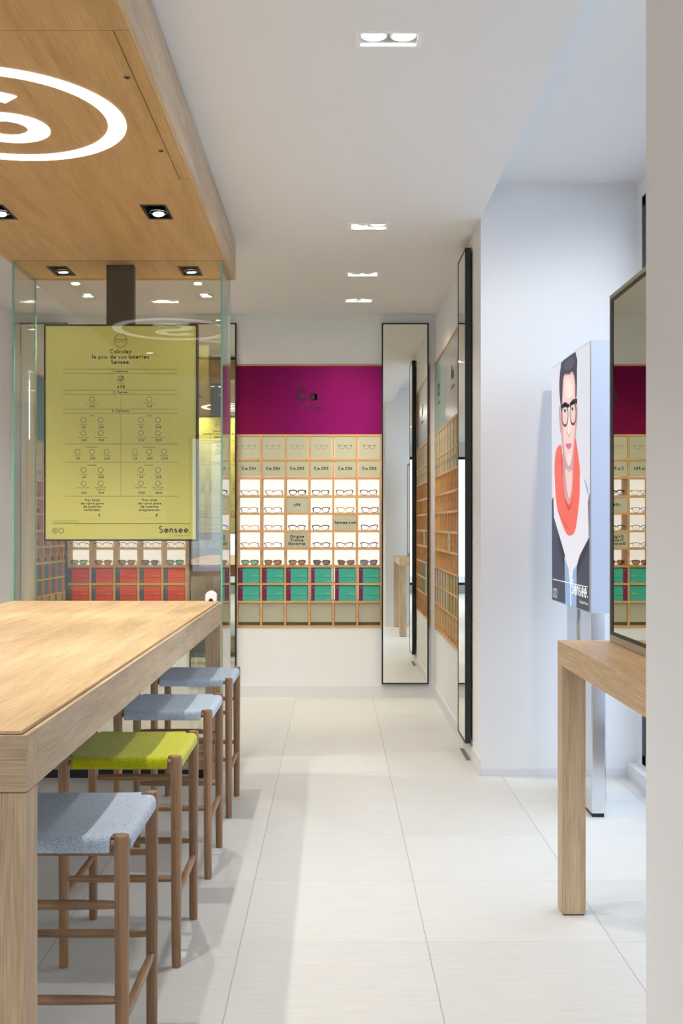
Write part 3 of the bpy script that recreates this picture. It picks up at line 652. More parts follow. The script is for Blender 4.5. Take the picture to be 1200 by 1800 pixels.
for front in (1, 0):
    yb = SY0+0.003 if front else SY1-0.003
    pn = MB().box(sgx0+fr, sgx1-fr, yb, yb+(0.01 if front else -0.01), sgz0+fr, sgz1-fr).build('board_face', M_yellow, sign)
    tx = MB(); yy = yb-0.0006 if front else yb+0.0006
    xm = (sgx0+sgx1)/2; xd = (1, 0, 0) if front else (-1, 0, 0); sg = 1 if front else -1
    KS = SY0/F/4.138
    def sx(zx): return (zx-587)*KS*sg+xm          # coordinates read off a 4.138x enlargement
    def sz(zy): return H-((zy/4.138+560)-CY)*SY0/F
    def t_(s, zx, zy, cap, wt=0.15, al='C'): text(tx, s, (sx(zx), yy, sz(zy)), xd, (0, 0, 1), cap*KS, wt, al)
    def line(x0, x1, y, w=2.2): ribbon(tx, [(sx(x0), sz(y)), (sx(x1), sz(y))], w*KS, lambda x, z: (x, yy, z))
    def vline(x, y0, y1, w=1.5): ribbon(tx, [(sx(x), sz(y0)), (sx(x), sz(y1))], w*KS, lambda x, z: (x, yy, z))
    def ring_(x, y, r_, w=3, ry=None): ribbon(tx, [(sx(x)+r_*KS*math.cos(a*PI/16), sz(y)+(ry or r_)*KS*math.sin(a*PI/16)) for a in range(33)], w*KS, lambda x, z: (x, yy, z))
    ring_(586, 160, 47, 3.5); 
    for s_ in (-1, 1): ribbon(tx, [(sx(586+s_*20)+p[0], sz(160)+p[1]) for p in lens_outline(30*KS, 24*KS, 'round')+[lens_outline(30*KS, 24*KS, 'round')[0]]], 3*KS, lambda x, z: (x, yy, z))
    line(548, 560, 152, 4); line(612, 626, 152, 4); line(580, 592, 156, 4)
    t_('Calculez', 586, 252, 27, 0.2); t_('le prix de vos lunettes', 586, 290, 27, 0.2); t_('Sensee.', 586, 328, 27, 0.2)
    for y in (368, 400, 520, 552, 658, 690): line(168, 1002, y)
    for y in (912, 1045, 1292): line(178, 1006, y)
    line(90, 1090, 1491, 3); vline(587, 552, 658); vline(588, 690, 1290)
    t_('1. Monture.', 586, 390, 16, 0.2); t_('2. Verres.', 586, 543, 17, 0.2); t_('3. Options.', 586, 679, 18, 0.2)
    ring_(587, 438, 20, 4); ribbon(tx, [(sx(575), sz(436)), (sx(585), sz(448)), (sx(606), sz(420))], 6*KS, lambda x, z: (x, yy, z))
    t_('Prix unique', 587, 472, 9, 0.12); t_('49\u20ac', 590, 508, 24, 0.17)
    for x in (378, 795): ring_(x, 587, 19)
    t_('Verres unifocaux.', 378, 620, 8); t_('20\u20ac', 378, 646, 17, 0.14); t_('Verres progressifs.', 795, 620, 8); t_('50\u20ac', 795, 646, 17, 0.14)
    for ox_, pr in ((0, ('0', '30', '60', '90', '0', '30', '60', '0', '30', '60', '90')), (417, ('0', '60', '120', '180', '0', '60', '120', '0', '60', '120', '180'))):
        t_('Teinte.', 377+ox_, 710, 9, 0.18)
        items = [(315, 738, 'Transparent', 774, 799), (441, 738, 'Solaire', 774, 799), (315, 833, 'Teinte variable', 868, 893), (441, 833, 'Anti-\u00e9blouissement', 868, 893),
                 (272, 968, 'Standard', 1000, 1026), (378, 968, 'Aminci', 1000, 1026), (484, 968, 'Tr\u00e8s aminci', 1000, 1026),
                 (316, 1101, 'Anti-rayures', 1137, 1162), (441, 1101, 'Anti-reflet', 1137, 1162), (316, 1199, 'Super anti-reflet', 1233, 1276), (441, 1199, 'Super anti-reflet', 1233, 1276)]
        for (x, y, nm, yn, yp), p_ in zip(items, pr):
            ring_(x+ox_, y, 18); t_(nm, x+ox_, yn, 8); t_(p_+'\u20ac', x+4+ox_, yp, 18, 0.15)
        t_('et protection', 441+ox_, 1247, 8)
        t_('Amincissement.', 377+ox_, 938, 9, 0.18); t_('Traitement.', 377+ox_, 1070, 9, 0.18)
        a4 = ('Prix total', 'de votre paire', 'de lunettes', 'unifocales.' if ox_ == 0 else 'progressives.')
        for k, s_ in enumerate(a4): t_(s_, 380+ox_, 1328+k*23.5, 17, 0.2)
        t_('\u20ac', 431+ox_, 1440, 20, 0.2)
        for k in range(16): ribbon(tx, [(sx(324+ox_+k*6), sz(1455)), (sx(326+ox_+k*6), sz(1455))], 2*KS, lambda x, z: (x, yy, z))
    for y in (1472, 1481): line(90, 280, y, 1.6)
    t_('Sensee.', 1090, 1557, 47, 0.16, 'R'); t_('Fabriqu\u00e9 en France.', 1088, 1582, 9, 0.12, 'R')
    ring_(108, 1543, 18, 3.5); ring_(154, 1543, 18, 3.5); t_('S', 108, 1552, 18, 0.2); t_('.', 154, 1541, 18, 0.25)
    tx.build('lettering', M_print, pn)

# ================================================================= MIRRORS
def mirror(label, loc, rz, w=0.365, z0=0.105, z1=2.92):
    """origin = wall side centre bottom; local -y is the reflecting side"""
    r = empty('wall_mirror', loc, label, 'mirror', 'tall narrow black-framed mirrors', rz)
    t, d = 0.011, 0.034
    h = w/2; f = MB()
    f.box(-h, -h+t, -d, 0, z0, z1).box(h-t, h, -d, 0, z0, z1).box(-h+t, h-t, -d, 0, z0, z0+t).box(-h+t, h-t, -d, 0, z1-t, z1)
    f.build('frame', M_black, r, local=True)
    MB().box(-h+t, h-t, -d+0.002, -d+0.008, z0+t, z1-t).build('mirror_glass', M_mirror, r, local=True)
    MB().box(-h+0.03, h-0.03, 0, 0.007, z0+0.06, z1-0.06).build('backing', M_black, r, local=True)
    return r
mirror('tall black-framed mirror on the back wall right of the magenta unit', (0.5495, 8.4525, 0), 0)
mirror('tall black-framed mirror on the back wall left of the magenta unit', ((at(333, 0, 8.42)[0]+at(415, 0, 8.42)[0])/2, 8.4525, 0), 0)
mirror('tall black-framed mirror at the far left of the back wall', (at(77, 0, 8.42)[0], 8.440, 0), math.radians(-1.4))
mirror('tall black-framed mirror on the right wall, seen edge-on', (RX-0.009, 6.32, 0), -PI/2)
mirror('tall black-framed mirror on the left wall, seen only in reflection', (LX+0.009, 6.30, 0), PI/2)

# ================================================================= EYEWEAR
FRM = {'black': mat('frame_black', srgb(24, 24, 26), 0.3), 'amber': mat('frame_amber', srgb(190, 130, 30), 0.3), 'rose': mat('frame_rose', srgb(196, 150, 120), 0.35, metal=0.3), 'olive': mat('frame_olive', srgb(150, 125, 30), 0.3)}
LNS = {'clear': thin_glass('lens_clear', (0.985, 0.985, 0.985, 1), 0.6), 'green': thin_glass('lens_green', (0.50, 0.60, 0.50, 1), 0.6), 'brown': thin_glass('lens_brown', (0.58, 0.43, 0.28, 1), 0.6),
       'grey': thin_glass('lens_grey', (0.40, 0.39, 0.37, 1), 0.6), 'silver': thin_glass('lens_silver', (0.46, 0.46, 0.52, 1), 0.6)}
def make_glasses(kind, colour, lens, thick=1.0):
    r = bpy.data.objects.new('eyeglasses', None); COL.objects.link(r); r.empty_display_size = 0.05; ROOT[r.name] = (0, 0, 0)
    lw, lh = 0.055, 0.0385; cx = 0.0345; zc = lh/2+0.002
    f = MB()
    for s in (-1, 1):
        ol = [(s*p[0]+s*cx, p[1]+zc) for p in lens_outline(lw, lh, kind)]
        f.tube([(x, 0.0035*(abs(x)/0.06)**2*1.2, z) for x, z in ol], [0.0018*thick*(1.35 if z > zc+0.006 else 0.62) for x, z in ol], 8, closed=True)
        f.tube([(s*0.0605, 0.004, zc+0.013), (s*0.067, 0.0065, zc+0.014)], 0.0032*thick**0.5, 8)
    f.tube([(-0.0085, 0, zc+0.007), (-0.004, -0.001, zc+0.0095), (0.004, -0.001, zc+0.0095), (0.0085, 0, zc+0.007)], 0.0024*thick**0.5, 8)
    f.build('frame', FRM[colour], r, local=True, smooth=True)
    for s in (-1, 1):
        t = MB(); t.tube([(s*0.067, 0.0065, zc+0.013), (s*0.066, 0.05, zc+0.010), (s*0.063, 0.095, zc), (s*0.060, 0.112, zc-0.010), (s*0.058, 0.124, 0.0025)], [0.0028, 0.0022, 0.0022, 0.0025, 0.0022], 8)
        t.build('temple', FRM[colour], r, local=True, smooth=True)
        ol = [(s*p[0]*0.99+s*cx, p[1]*0.99+zc) for p in lens_outline(lw, lh, kind)]; n = len(ol)
        l = MB(); y = lambda x: 0.0035*(abs(x)/0.06)**2*1.2
        l.add([(x, y(x)-0.0006, z) for x, z in ol]+[(x, y(x)+0.0006, z) for x, z in ol], [tuple(range(n)), tuple(range(2*n-1, n-1, -1))]+[(i, n+i, n+(i+1)%n, (i+1)%n) for i in range(n)])
        l.build('lens', LNS[lens], r, local=True)
    return r
PROTO = {}
def glasses(kind, colour, lens, thick, loc, rz, label, group):
    key = (kind, colour, lens, thick)
    if key not in PROTO: o = PROTO[key] = make_glasses(*key)
    else: o = copy_tree(PROTO[key])
    o.location = loc; o.rotation_euler = (0, 0, rz)
    o['label'] = label; o['category'] = 'glasses'; o['group'] = group
    o.name = 'sunglasses' if lens != 'clear' else 'eyeglasses'
    return o

# ================================================================= SHELF UNITS
ROWS = [2.0465, 1.857, 1.717, 1.571, 1.435, 1.296, 1.159, 1.021, 0.883, 0.7446, 0.5515]
PITCH, BT, DEP = 0.188, 0.016, 0.19
def rc_box(loc_fn, cx, row, colmat, spine, lname, group, rz, unit_tint, printm):
    z0 = ROWS[row+1]+BT/2; h = ROWS[row]-ROWS[row+1]-BT-0.006; w = PITCH-BT-0.010
    p = loc_fn(cx, 0.006, z0)
    r = empty('glasses_case_box', p, lname, 'box', group, rz)
    w2 = w/2; sw = 0.030; hl = h*0.36
    MB().box(-w2+sw, w2, 0, 0.15, 0, hl-0.0006).box(-w2+sw, w2, 0, 0.15, hl+0.0006, h).build('carton', colmat, r, local=True)
    MB().box(-w2, -w2+sw, -0.0005, 0.15, 0, h).build('spine', spine, r, local=True)
    t = MB()
    text(t, 'Sensee.', (w2-0.010, -0.0008, hl+0.012), (1,0,0), (0,0,1), 0.0085, 0.14, 'R')
    text(t, 'Les lunettes', (w2-0.010, -0.0008, 0.010), (1,0,0), (0,0,1), 0.0042, 0.12, 'R')
    for k in (0, 1): ribbon(t, [(-w2+0.010+k*0.010+0.0035*math.cos(a*PI/6), h-0.012+0.0035*math.sin(a*PI/6)) for a in range(13)], 0.0008, lambda x, z: (x, -0.0012, z))
    t.build('lettering', printm, r, local=True)
    return r
def unit(name_lb, loc, rz, ncol, headers, skip_cols=(), picture=True, sign_cells={}, label_rows=None, kinds=None):
    r = empty('display_shelf', loc, name_lb, 'shelf unit', 'built-in oak glasses shelves', rz)
    Wd = ncol*PITCH
    f = MB()
    for i in range(ncol+1):
        x = i*PITCH; f.box(x-BT/2, x+BT/2, 0, DEP, UZ0+0.003, ROWS[0]+BT/2)
    for k, z in enumerate(ROWS):
        for i in range(ncol): f.box(i*PITCH+BT/2, (i+1)*PITCH-BT/2, 0.0005, DEP-0.001, z-BT/2, z+BT/2)
    f.box(-BT/2, Wd+BT/2, 0, 0.05, UZ1-BT, UZ1-0.001).box(-BT/2, -BT/2+0.006, 0, 0.05, ROWS[0]+BT/2, UZ1-BT).box(Wd+BT/2-0.006, Wd+BT/2, 0, 0.05, ROWS[0]+BT/2, UZ1-BT)
    f.box(-BT/2, Wd+BT/2, DEP, DEP+0.012, UZ0+0.003, ROWS[9]-BT/2).build('carcass', M_shelf, r, local=True)
    MB().box(-BT/2, Wd+BT/2, DEP, DEP+0.012, ROWS[9]-BT/2, ROWS[0]).build('backlight', M_cell, r, local=True)
    for (a, b, m_, big, small) in headers:
        hp = MB().box(-BT/2+0.007+a*Wd, -BT/2+0.007+a*Wd+(b-a)*(Wd+BT-0.014)-0.001, 0.004, 0.03, ROWS[0]+BT/2+0.0005, UZ1-BT-0.0005).build('header_panel', m_, r, local=True)
        t = MB(); xm = big[1]
        text(t, big[0], (xm, 0.0032, 2.322), (1,0,0), (0,0,1), 0.083, 0.25)
        text(t, small, (xm, 0.0032, 2.254), (1,0,0), (0,0,1), 0.029, 0.16)
        t.build('lettering', M_print, hp, local=True)
    for c in range(ncol):
        x0, x1 = c*PITCH+BT/2, (c+1)*PITCH-BT/2
        for k in (0, 1):
            p = MB().box(x0+0.002, x1-0.002, 0.004, 0.02, ROWS[k+1]+BT/2+0.002, ROWS[k]-BT/2-0.002).build('picture_panel' if k == 0 else 'name_panel', M_beige, r, local=True)
            if c in skip_cols: continue
            t = MB(); xm = (x0+x1)/2; yy_ = 0.0034
            if k == 0:
                zc = (ROWS[0]+ROWS[1])/2+0.004; kd, sc, wd = kinds[c]; wd *= 1.35
                for s in (-1, 1):
                    ol = lens_outline(0.042*sc, 0.030, kd)
                    ribbon(t, [(xm+s*(0.0275*sc+p_[0]), zc+p_[1]) for p_ in ol+[ol[0]]], wd, lambda x, z: (x, yy_, z))
                    ribbon(t, [(xm+s*0.048*sc, zc+0.010), (xm+s*0.056*sc, zc+0.014)], wd*2.6, lambda x, z: (x, yy_, z))
                ribbon(t, [(xm-0.0075*sc, zc+0.008), (xm, zc+0.0105), (xm+0.0075*sc, zc+0.008)], wd*1.8, lambda x, z: (x, yy_, z))
                t.build('drawing', M_print, p, local=True)
            else:
                text(t, picture[c], (xm, yy_, (ROWS[1]+ROWS[2])/2-0.009), (1,0,0), (0,0,1), 0.022, 0.25)
                t.build('lettering', M_print, p, local=True)
        dz = ROWS[10]+BT/2
        MB().box(x0+0.002, x1-0.002, 0.012, 0.028, dz+0.026, ROWS[9]-BT/2-0.002).build('door', M_beige2, r, local=True)
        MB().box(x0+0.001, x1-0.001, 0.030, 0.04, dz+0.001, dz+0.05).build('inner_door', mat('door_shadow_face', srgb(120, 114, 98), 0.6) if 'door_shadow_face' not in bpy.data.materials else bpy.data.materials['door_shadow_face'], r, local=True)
    for (c, k), lines in sign_cells.items():
        x0, x1 = c*PITCH+BT/2, (c+1)*PITCH-BT/2
        p = MB().box(x0+0.001, x1-0.001, 0.003, 0.018, ROWS[k+1]+BT/2+0.0005, ROWS[k]-BT/2-0.001).build('text_panel', M_beige, r, local=True)
        t = MB(); n = len(lines); zc = (ROWS[k]+ROWS[k+1])/2
        for q, s_ in enumerate(lines): text(t, s_, ((x0+x1)/2, 0.0024, zc-0.009+(n-1)*0.014-q*0.028), (1,0,0), (0,0,1), 0.0205, 0.25)
        t.build('lettering', M_print, p, local=True)
    Mx = Matrix.Translation(Vector(loc)) @ Matrix.Rotation(rz, 4, 'Z')
    return r, (lambda x, y, z: tuple(Mx @ Vector((x, y, z))))

teal, plum = mat('box_teal', srgb(62, 172, 150), 0.5), mat('box_plum', srgb(122, 16, 78), 0.5)
redc, navy = mat('box_red', srgb(214, 42, 44), 0.5), mat('box_navy', srgb(36, 66, 108), 0.5)
gold = mat('gold_print', srgb(228, 214, 150), 0.4)
# --- magenta unit
X0m = (416.6-CX)/224.5-PITCH
kd = [('rect', 1, 0.0011)]*9
kd[1] = ('rect', 1.02, 0.0011); kd[2] = ('rect', 1.02, 0.0011); kd[3] = ('round', 0.88, 0.0010); kd[4] = ('round', 0.88, 0.0010); kd[5] = ('rect', 0.96, 0.0018); kd[6] = ('rect', 0.86, 0.0017)
pn = ['', 'Ca.204', 'Ca.204', 'Ca.205', 'Ca.205', 'Ca.206', 'Ca.206', '', '']
u1, P1 = unit('oak glasses shelf with a magenta header reading Ca. on the back wall', (X0m, 8.455, 0), 0, 9,
    [(0, 1, M_magenta, ('Ca.', (543-CX)/224.5-X0m), 'Les Carr\u00e9es.')], skip_cols=(0, 7, 8), picture=pn,
    sign_cells={(3, 3): ['49\u20ac'], (5, 4): ['Sensee.com'], (3, 5): ['Origine', 'France', 'Garantie.']}, kinds=kd)
row_nm = {2: 'top', 3: 'second', 4: 'third', 5: 'fourth', 6: 'bottom'}
for k in range(2, 7):
    for c in range(1, 7):
        if (c, k) in ((3, 3), (5, 4), (3, 5)): continue
        kind = 'rect' if c < 3 else ('round' if c < 5 else 'cat'); thick = 0.85 if c < 3 else 1.35
        colr, ln = 'black', 'clear'
        if k == 2 and c == 3: thick = 2.0
        if k == 3 and c == 5: colr = 'amber'
        if k == 4 and c == 1: colr = 'rose'
        if k == 6: ln = ['', 'green', 'brown', 'brown', 'grey', 'grey', 'silver'][c]; colr = 'olive' if c == 5 else 'black'; thick = 1.35
        jx = random.uniform(-0.006, 0.006); rz = random.uniform(-0.06, 0.06)
        p = P1((c+0.5)*PITCH+jx, 0.022, ROWS[k+1]+BT/2)
        desc = {'rect': 'rectangular', 'round': 'rounded', 'cat': 'square'}[kind]
        what = '%s %s %s' % ({'black': 'black', 'amber': 'amber', 'rose': 'rose gold', 'olive': 'olive yellow'}[colr], desc, ('%s-lensed sunglasses' % ln) if ln != 'clear' else 'eyeglasses')
        glasses(kind, colr, ln, thick, p, rz, '%s, %s glasses row of magenta unit, %s from left' % (what, row_nm[k], ORD[c-1]),
                'sunglasses in the magenta unit' if ln != 'clear' else 'eyeglasses in the magenta unit')
for k in (7, 8):
    for c in range(1, 7):
        rc_box(P1, (c+0.5)*PITCH+0.001, k, teal, plum, 'teal glasses box with plum spine, %s row under the magenta unit glasses, %s from left' % ('upper' if k == 7 else 'lower', ORD[c-1]), 'teal boxes with plum spines', 0, None, gold)
# --- red unit
X0r = (116.6-CX)/224.5
kr = [('rect', 1, 0.0012)]*6
u2, P2 = unit('oak glasses shelf with red boxes on the back wall behind the yellow sign', (X0r, 8.455, 0), 0, 6,
    [(0, 1, M_red_h, ('Re.', 3*PITCH), 'Les Rondes.')], skip_cols=range(6), picture=['']*6, kinds=kr)
for k in (5, 6):
    for c in range(5):
        ln = 'clear' if k == 5 else ['green', 'brown', 'brown', 'grey', 'green'][c]
        glasses('round' if c % 2 else 'rect', 'black', ln, 1.0 if k == 5 else 1.3, P2((c+0.5)*PITCH+random.uniform(-0.005, 0.005), 0.022, ROWS[k+1]+BT/2), random.uniform(-0.06, 0.06),
                '%s above the red boxes, %s from left' % ('black eyeglasses just below the yellow sign' if k == 5 else 'black %s-lensed sunglasses directly' % ln, ORD[c]), 'glasses above the red boxes')
for k in (7, 8):
    for c in range(5):
        rc_box(P2, (c+0.5)*PITCH+0.001, k, redc, navy, 'red glasses box with navy spine in the %s red row, %s from left' % ('upper' if k == 7 else 'lower', ORD[c]), 'red boxes with navy spines', 0, None, gold)
# --- right wall unit
u3, P3 = unit('oak glasses shelf with pale teal and silver headers on the right wall', (RX-0.004, 8.424, 0), -PI/2, 10,
    [(0, 0.32, M_teal_h, ('Cl.', 0.30), 'Les Claires.'), (0.32, 1, M_silver_h, ('Ro.', 1.25), 'Les Rondes.')], skip_cols=(8, 9), picture=['Cl.10%d' % (i//2) for i in range(8)]+['', ''],
    sign_cells={(5, 5): ['49\u20ac']}, kinds=[('round', 0.95, 0.0013)]*10)
ptl, wred = mat('box_pale_teal', srgb(150, 205, 196), 0.5), mat('box_crimson', srgb(196, 40, 50), 0.5)
yel, dgreen = mat('box_yellow', srgb(214, 196, 40), 0.5), mat('box_dark_green', srgb(60, 96, 88), 0.5)
for k in range(2, 7):
    for c in range(8):
        if (c, k) == (5, 5): continue
        ln = 'clear' if k < 6 else ('grey' if c % 2 else 'brown')
        glasses('round' if c % 3 else 'rect', 'black', ln, 1.35, P3((c+0.5)*PITCH, 0.022, ROWS[k+1]+BT/2), -PI/2+random.uniform(-0.06, 0.06),
                'black %s in the right wall shelf, %s glasses row, %s from the corner' % ('eyeglasses' if k < 6 else 'sunglasses', row_nm[k], ORD[c]), 'glasses in the right wall shelf')
for k in (7, 8):
    for c in range(8):
        a, b = (ptl, wred) if c < 5 else (dgreen, yel)
        rc_box(P3, (c+0.5)*PITCH+0.001, k, a, b, '%s glasses box in the right wall shelf, %s box row, %s from the corner' % ('pale teal' if c < 5 else 'dark green', 'upper' if k == 7 else 'lower', ORD[c]), 'boxes in the right wall shelf', -PI/2, None, gold)
# --- left wall unit (seen in the mirrors)
u4, P4 = unit('oak glasses shelf with a petrol blue header on the left wall, seen in the mirror', (LX+0.004, 6.556, 0), PI/2, 7,
    [(0, 1, M_petrol_h, ('Pa.', 4.8*PITCH), 'Les Pantos.')], skip_cols=(0, 1), picture=['', '']+['Pa.30%d' % (i//2) for i in range(5)], kinds=[('round', 0.95, 0.0013)]*8)
pet = mat('box_petrol', srgb(30, 84, 104), 0.5); org = mat('box_orange', srgb(220, 90, 50), 0.5)
for k in range(2, 7):
    for c in range(2, 7):
        glasses('round', 'black', 'clear' if k < 6 else 'grey', 1.35, P4((c+0.5)*PITCH, 0.022, ROWS[k+1]+BT/2), PI/2+random.uniform(-0.06, 0.06),
                'black %s in the left wall shelf, %s glasses row, %s from the corner' % ('eyeglasses' if k < 6 else 'sunglasses', row_nm[k], ORD[6-c]), 'glasses in the left wall shelf')
for k in (7, 8):
    for c in range(2, 7):
        rc_box(P4, (c+0.5)*PITCH, k, pet, org, 'petrol box with orange spine in left wall shelf, %s row, %s from corner' % ('upper' if k == 7 else 'lower', ORD[6-c]), 'boxes in the left wall shelf', PI/2, None, gold)

# ================================================================= LIGHT BOX WITH POSTER
LBX0, LBX1, LBY0, LBY1, LBZ0, LBZ1 = 1.1225, 1.3065, 4.75, 5.59, 0.957, 2.157
lb = empty('poster_lightbox', (1.214, 5.17, 0), 'pale double-sided poster light box on a steel stand, man in glasses and coral scarf', 'light box')
t = 0.004
MB().box(LBX0+0.003, LBX1-0.003, LBY0, LBY1, LBZ0, LBZ1).build('casing', M_boxblue, lb, bevel=0.0015)
MB().box(LBX0, LBX0+0.0025, LBY0+0.001, LBY1-0.001, LBZ0+0.001, LBZ1-0.001).build('edge_trim', M_champ, lb)
def pmat(name, r, g, b, e=0.72):
    m = mat('poster_'+name, srgb(r, g, b), 0.5, spec=0.2)
    p = m.node_tree.nodes['Principled BSDF']; c = srgb(r, g, b)
    p.inputs['Base Color'].default_value = tuple(v*0.22 for v in c[:3])+(1,)
    p.inputs['Emission Color'].default_value = c; p.inputs['Emission Strength'].default_value = e
    return m
poster = MB().box(LBX0-0.001, LBX0, LBY0+0.004, LBY1-0.004, LBZ0+0.004, LBZ1-0.004).build('poster', pmat('paper', 228, 230, 240), lb)
LAY = [0]
def on_poster(px, py):
    Y = LBX0*F/(px-CX); Y = min(max(Y, LBY0+0.005), LBY1-0.005)
    z = H-(py-CY)*Y/F
    return Y, min(max(z, LBZ0+0.005), LBZ1-0.005)
def Z6(*p): return [(x/7.2+960, y/7.2+590) for x, y in p]
def Z7(*p): return [(x/5.622+960, y/5.622+840) for x, y in p]
def smooth_closed(P, it=2):
    for _ in range(it):
        Q = []
        for i in range(len(P)):
            a, b = P[i], P[(i+1) % len(P)]
            Q += [(a[0]*0.75+b[0]*0.25, a[1]*0.75+b[1]*0.25), (a[0]*0.25+b[0]*0.75, a[1]*0.25+b[1]*0.75)]
        P = Q
    return P
def pshape(name, m_, pts, sm=2):
    from mathutils.geometry import tessellate_polygon
    LAY[0] += 1; x = LBX0-0.001-0.00006*LAY[0]
    P = smooth_closed(pts, sm) if sm else pts
    vs = [(x,)+on_poster(*p) for p in P]
    tris = tessellate_polygon([[Vector((0, v[1], v[2])) for v in vs]])
    b = MB(); b.add(vs, [tuple(q) for q in tris]); return b.build(name, m_, poster)
def pstroke(mb, pts, w):
    Q = [on_poster(*p) for p in pts]; x = LBX0-0.001-0.00006*LAY[0]
    ribbon(mb, Q, w, lambda a, b: (x, a, b))
skin, skin2, skin3 = pmat('skin', 250, 214, 206), pmat('skin_shade', 214, 160, 168), pmat('skin_light', 255, 234, 226)
hair, hair2 = pmat('hair', 56, 56, 72), pmat('hair_light', 84, 82, 98)
coral, coral2 = pmat('scarf', 250, 112, 96), pmat('scarf_fold', 222, 78, 72)
jack, jack2, knit, shirt, blackp, whitep = pmat('jacket', 70, 74, 90), pmat('jacket_dark', 50, 52, 66), pmat('knit', 238, 236, 244), pmat('shirt', 150, 182, 220), pmat('ink', 34, 30, 40), pmat('white_ink', 255, 255, 255)
lips = pmat('lips', 226, 110, 140)
pshape('sweater', knit, Z7((85,-20),(76,60),(72,190),(76,390),(150,650),(185,770),(215,890),(236,1060),(236,1272),(246,1275),(250,1060),(272,900),(330,770),(420,590),(418,230),(410,90),(372,10),(335,-60)), 1)
pshape('jacket', jack, Z7((52,222),(72,186),(76,390),(150,640),(185,760),(192,1262),(58,1218)), 0)
pshape('jacket', jack, Z7((425,150),(433,160),(442,600),(444,1340),(298,1300),(300,880),(330,770),(422,590),(415,240)), 0)
pshape('lapel', jack2, Z7((112,520),(150,640),(185,760),(190,1010),(160,830),(118,640)), 1)
pshape('lapel', jack2, Z7((422,590),(330,770),(300,880),(300,1010),(345,850),(425,690)), 1)
pshape('shirt', shirt, Z7((180,780),(222,900),(235,1050),(238,1270),(190,1258)), 0)
pshape('shirt', shirt, Z7((250,1060),(270,905),(298,872),(297,1298),(250,1280)), 0)
pshape('shirt', shirt, Z7((362,-20),(412,85),(418,180),(404,150),(392,80)), 1)
pshape('neck', skin2, Z6((205,1420),(250,1660),(290,1720),(335,1640),(358,1480))+Z7((272,40),(262,150),(230,268),(198,190),(172,60),(165,0)), 1)
pshape('neck', skin, Z6((240,1660),(290,1735),(335,1680))+Z7((258,40),(246,150),(229,220),(210,150),(196,40)), 1)
pshape('ear', skin2, Z6((163,890),(182,880),(192,1245),(180,1235),(165,1040)))
pshape('face', skin2, Z6((205,520),(235,482),(290,480),(345,455),(374,560),(384,800),(400,900),(394,1100),(378,1240),(358,1500),(332,1640),(290,1712),(248,1650),(210,1480),(192,1250),(186,900),(198,700)))
pshape('face', skin, Z6((222,540),(240,500),(290,505),(340,475),(362,570),(368,800),(374,1000),(362,1240),(338,1490),(318,1610),(290,1672),(262,1620),(232,1480),(212,1250),(206,900),(214,700)))
pshape('face', skin3, Z6((245,560),(300,540),(335,620),(340,760),(300,800),(250,790),(238,680)))
pshape('face', skin3, Z6((282,900),(305,900),(308,1100),(312,1230),(292,1262),(274,1230),(280,1100)))
pshape('face', skin3, Z6((262,1500),(318,1495),(308,1600),(290,1650),(272,1600)))
pshape('hair', hair, Z6((192,328),(377,194),(378,240),(398,300),(392,400),(392,620),(386,800),(370,790),(374,600),(352,480),(330,450),(290,492),(240,478),(216,530),(208,700),(200,905),(182,880),(166,660),(174,480),(186,400)), 1)
pshape('hair', hair2, Z6((230,330),(350,250),(366,330),(340,400),(280,440),(226,430)))
pshape('eyebrow', hair, Z6((204,880),(222,848),(250,838),(276,862),(250,862),(224,872)))
pshape('eyebrow', hair, Z6((318,830),(344,802),(370,800),(390,822),(368,824),(342,832)))
for ex, ey in ((240, 948), (336, 925)):
    pshape('eye', whitep, Z6((ex-22,ey),(ex,ey-20),(ex+20,ey),(ex,ey+20)))
    pshape('iris', jack2, Z6((ex-12,ey-20),(ex+12,ey-20),(ex+12,ey+22),(ex-12,ey+22)))
LAY[0] += 1; sp_ = MB()
def ell(cx, cy, rx, ry): return Z6(*[(cx+rx*math.cos(i*PI/14), cy-ry*math.sin(i*PI/14)*(1 if i < 14 else 1.0)) for i in range(29)])
pstroke(sp_, ell(241, 1005, 40, 135), 0.011); pstroke(sp_, ell(344, 985, 38, 138), 0.011)
pstroke(sp_, Z6((276, 890), (300, 882)), 0.016); pstroke(sp_, Z6((192, 905), (215, 888), (260, 878), (282, 890)), 0.02); pstroke(sp_, Z6((304, 882), (330, 850), (370, 828), (396, 830)), 0.022)
pstroke(sp_, Z6((186, 880), (200, 960)), 0.012); sp_.build('spectacles', blackp, poster)
LAY[0] += 1; nz = MB(); pstroke(nz, Z6((268, 1222), (280, 1245), (292, 1282), (306, 1245), (318, 1222)), 0.006); nz.build('nose', skin2, poster)
pshape('mouth', lips, Z6((246,1376),(270,1362),(290,1370),(306,1360),(330,1372),(312,1422),(290,1440),(264,1422)), 1)
pshape('scarf', coral, Z6((198,1368),(150,1398),(122,1480),(108,1620),(112,1800))+Z7((90,20),(92,150),(110,300),(150,430),(200,555),(240,578),(290,545),(318,350),(335,180),(336,10))+Z6((432,1700),(410,1500),(372,1245),(360,1400),(352,1600),(345,1800))+Z7((268,60),(262,160),(230,270),(200,205),(176,70))+Z6((215,1790),(208,1560)), 1)
pshape('scarf_fold', coral2, Z7((100,250),(128,350),(180,450),(215,505),(235,520),(205,470),(150,390),(118,300)), 1)
pshape('scarf_fold', coral2, Z7((180,180),(205,280),(232,340),(262,250),(275,150),(258,240),(232,290),(208,240)), 1)
pshape('scarf_fold', coral2, Z6((200,1420),(212,1560),(216,1780),(206,1780),(198,1600),(190,1450)), 1)
LAY[0] += 1; tx = MB(); xx = LBX0-0.001-0.00006*LAY[0]
pstroke(tx, Z7((70, 1001), (412, 1079)), 0.004)
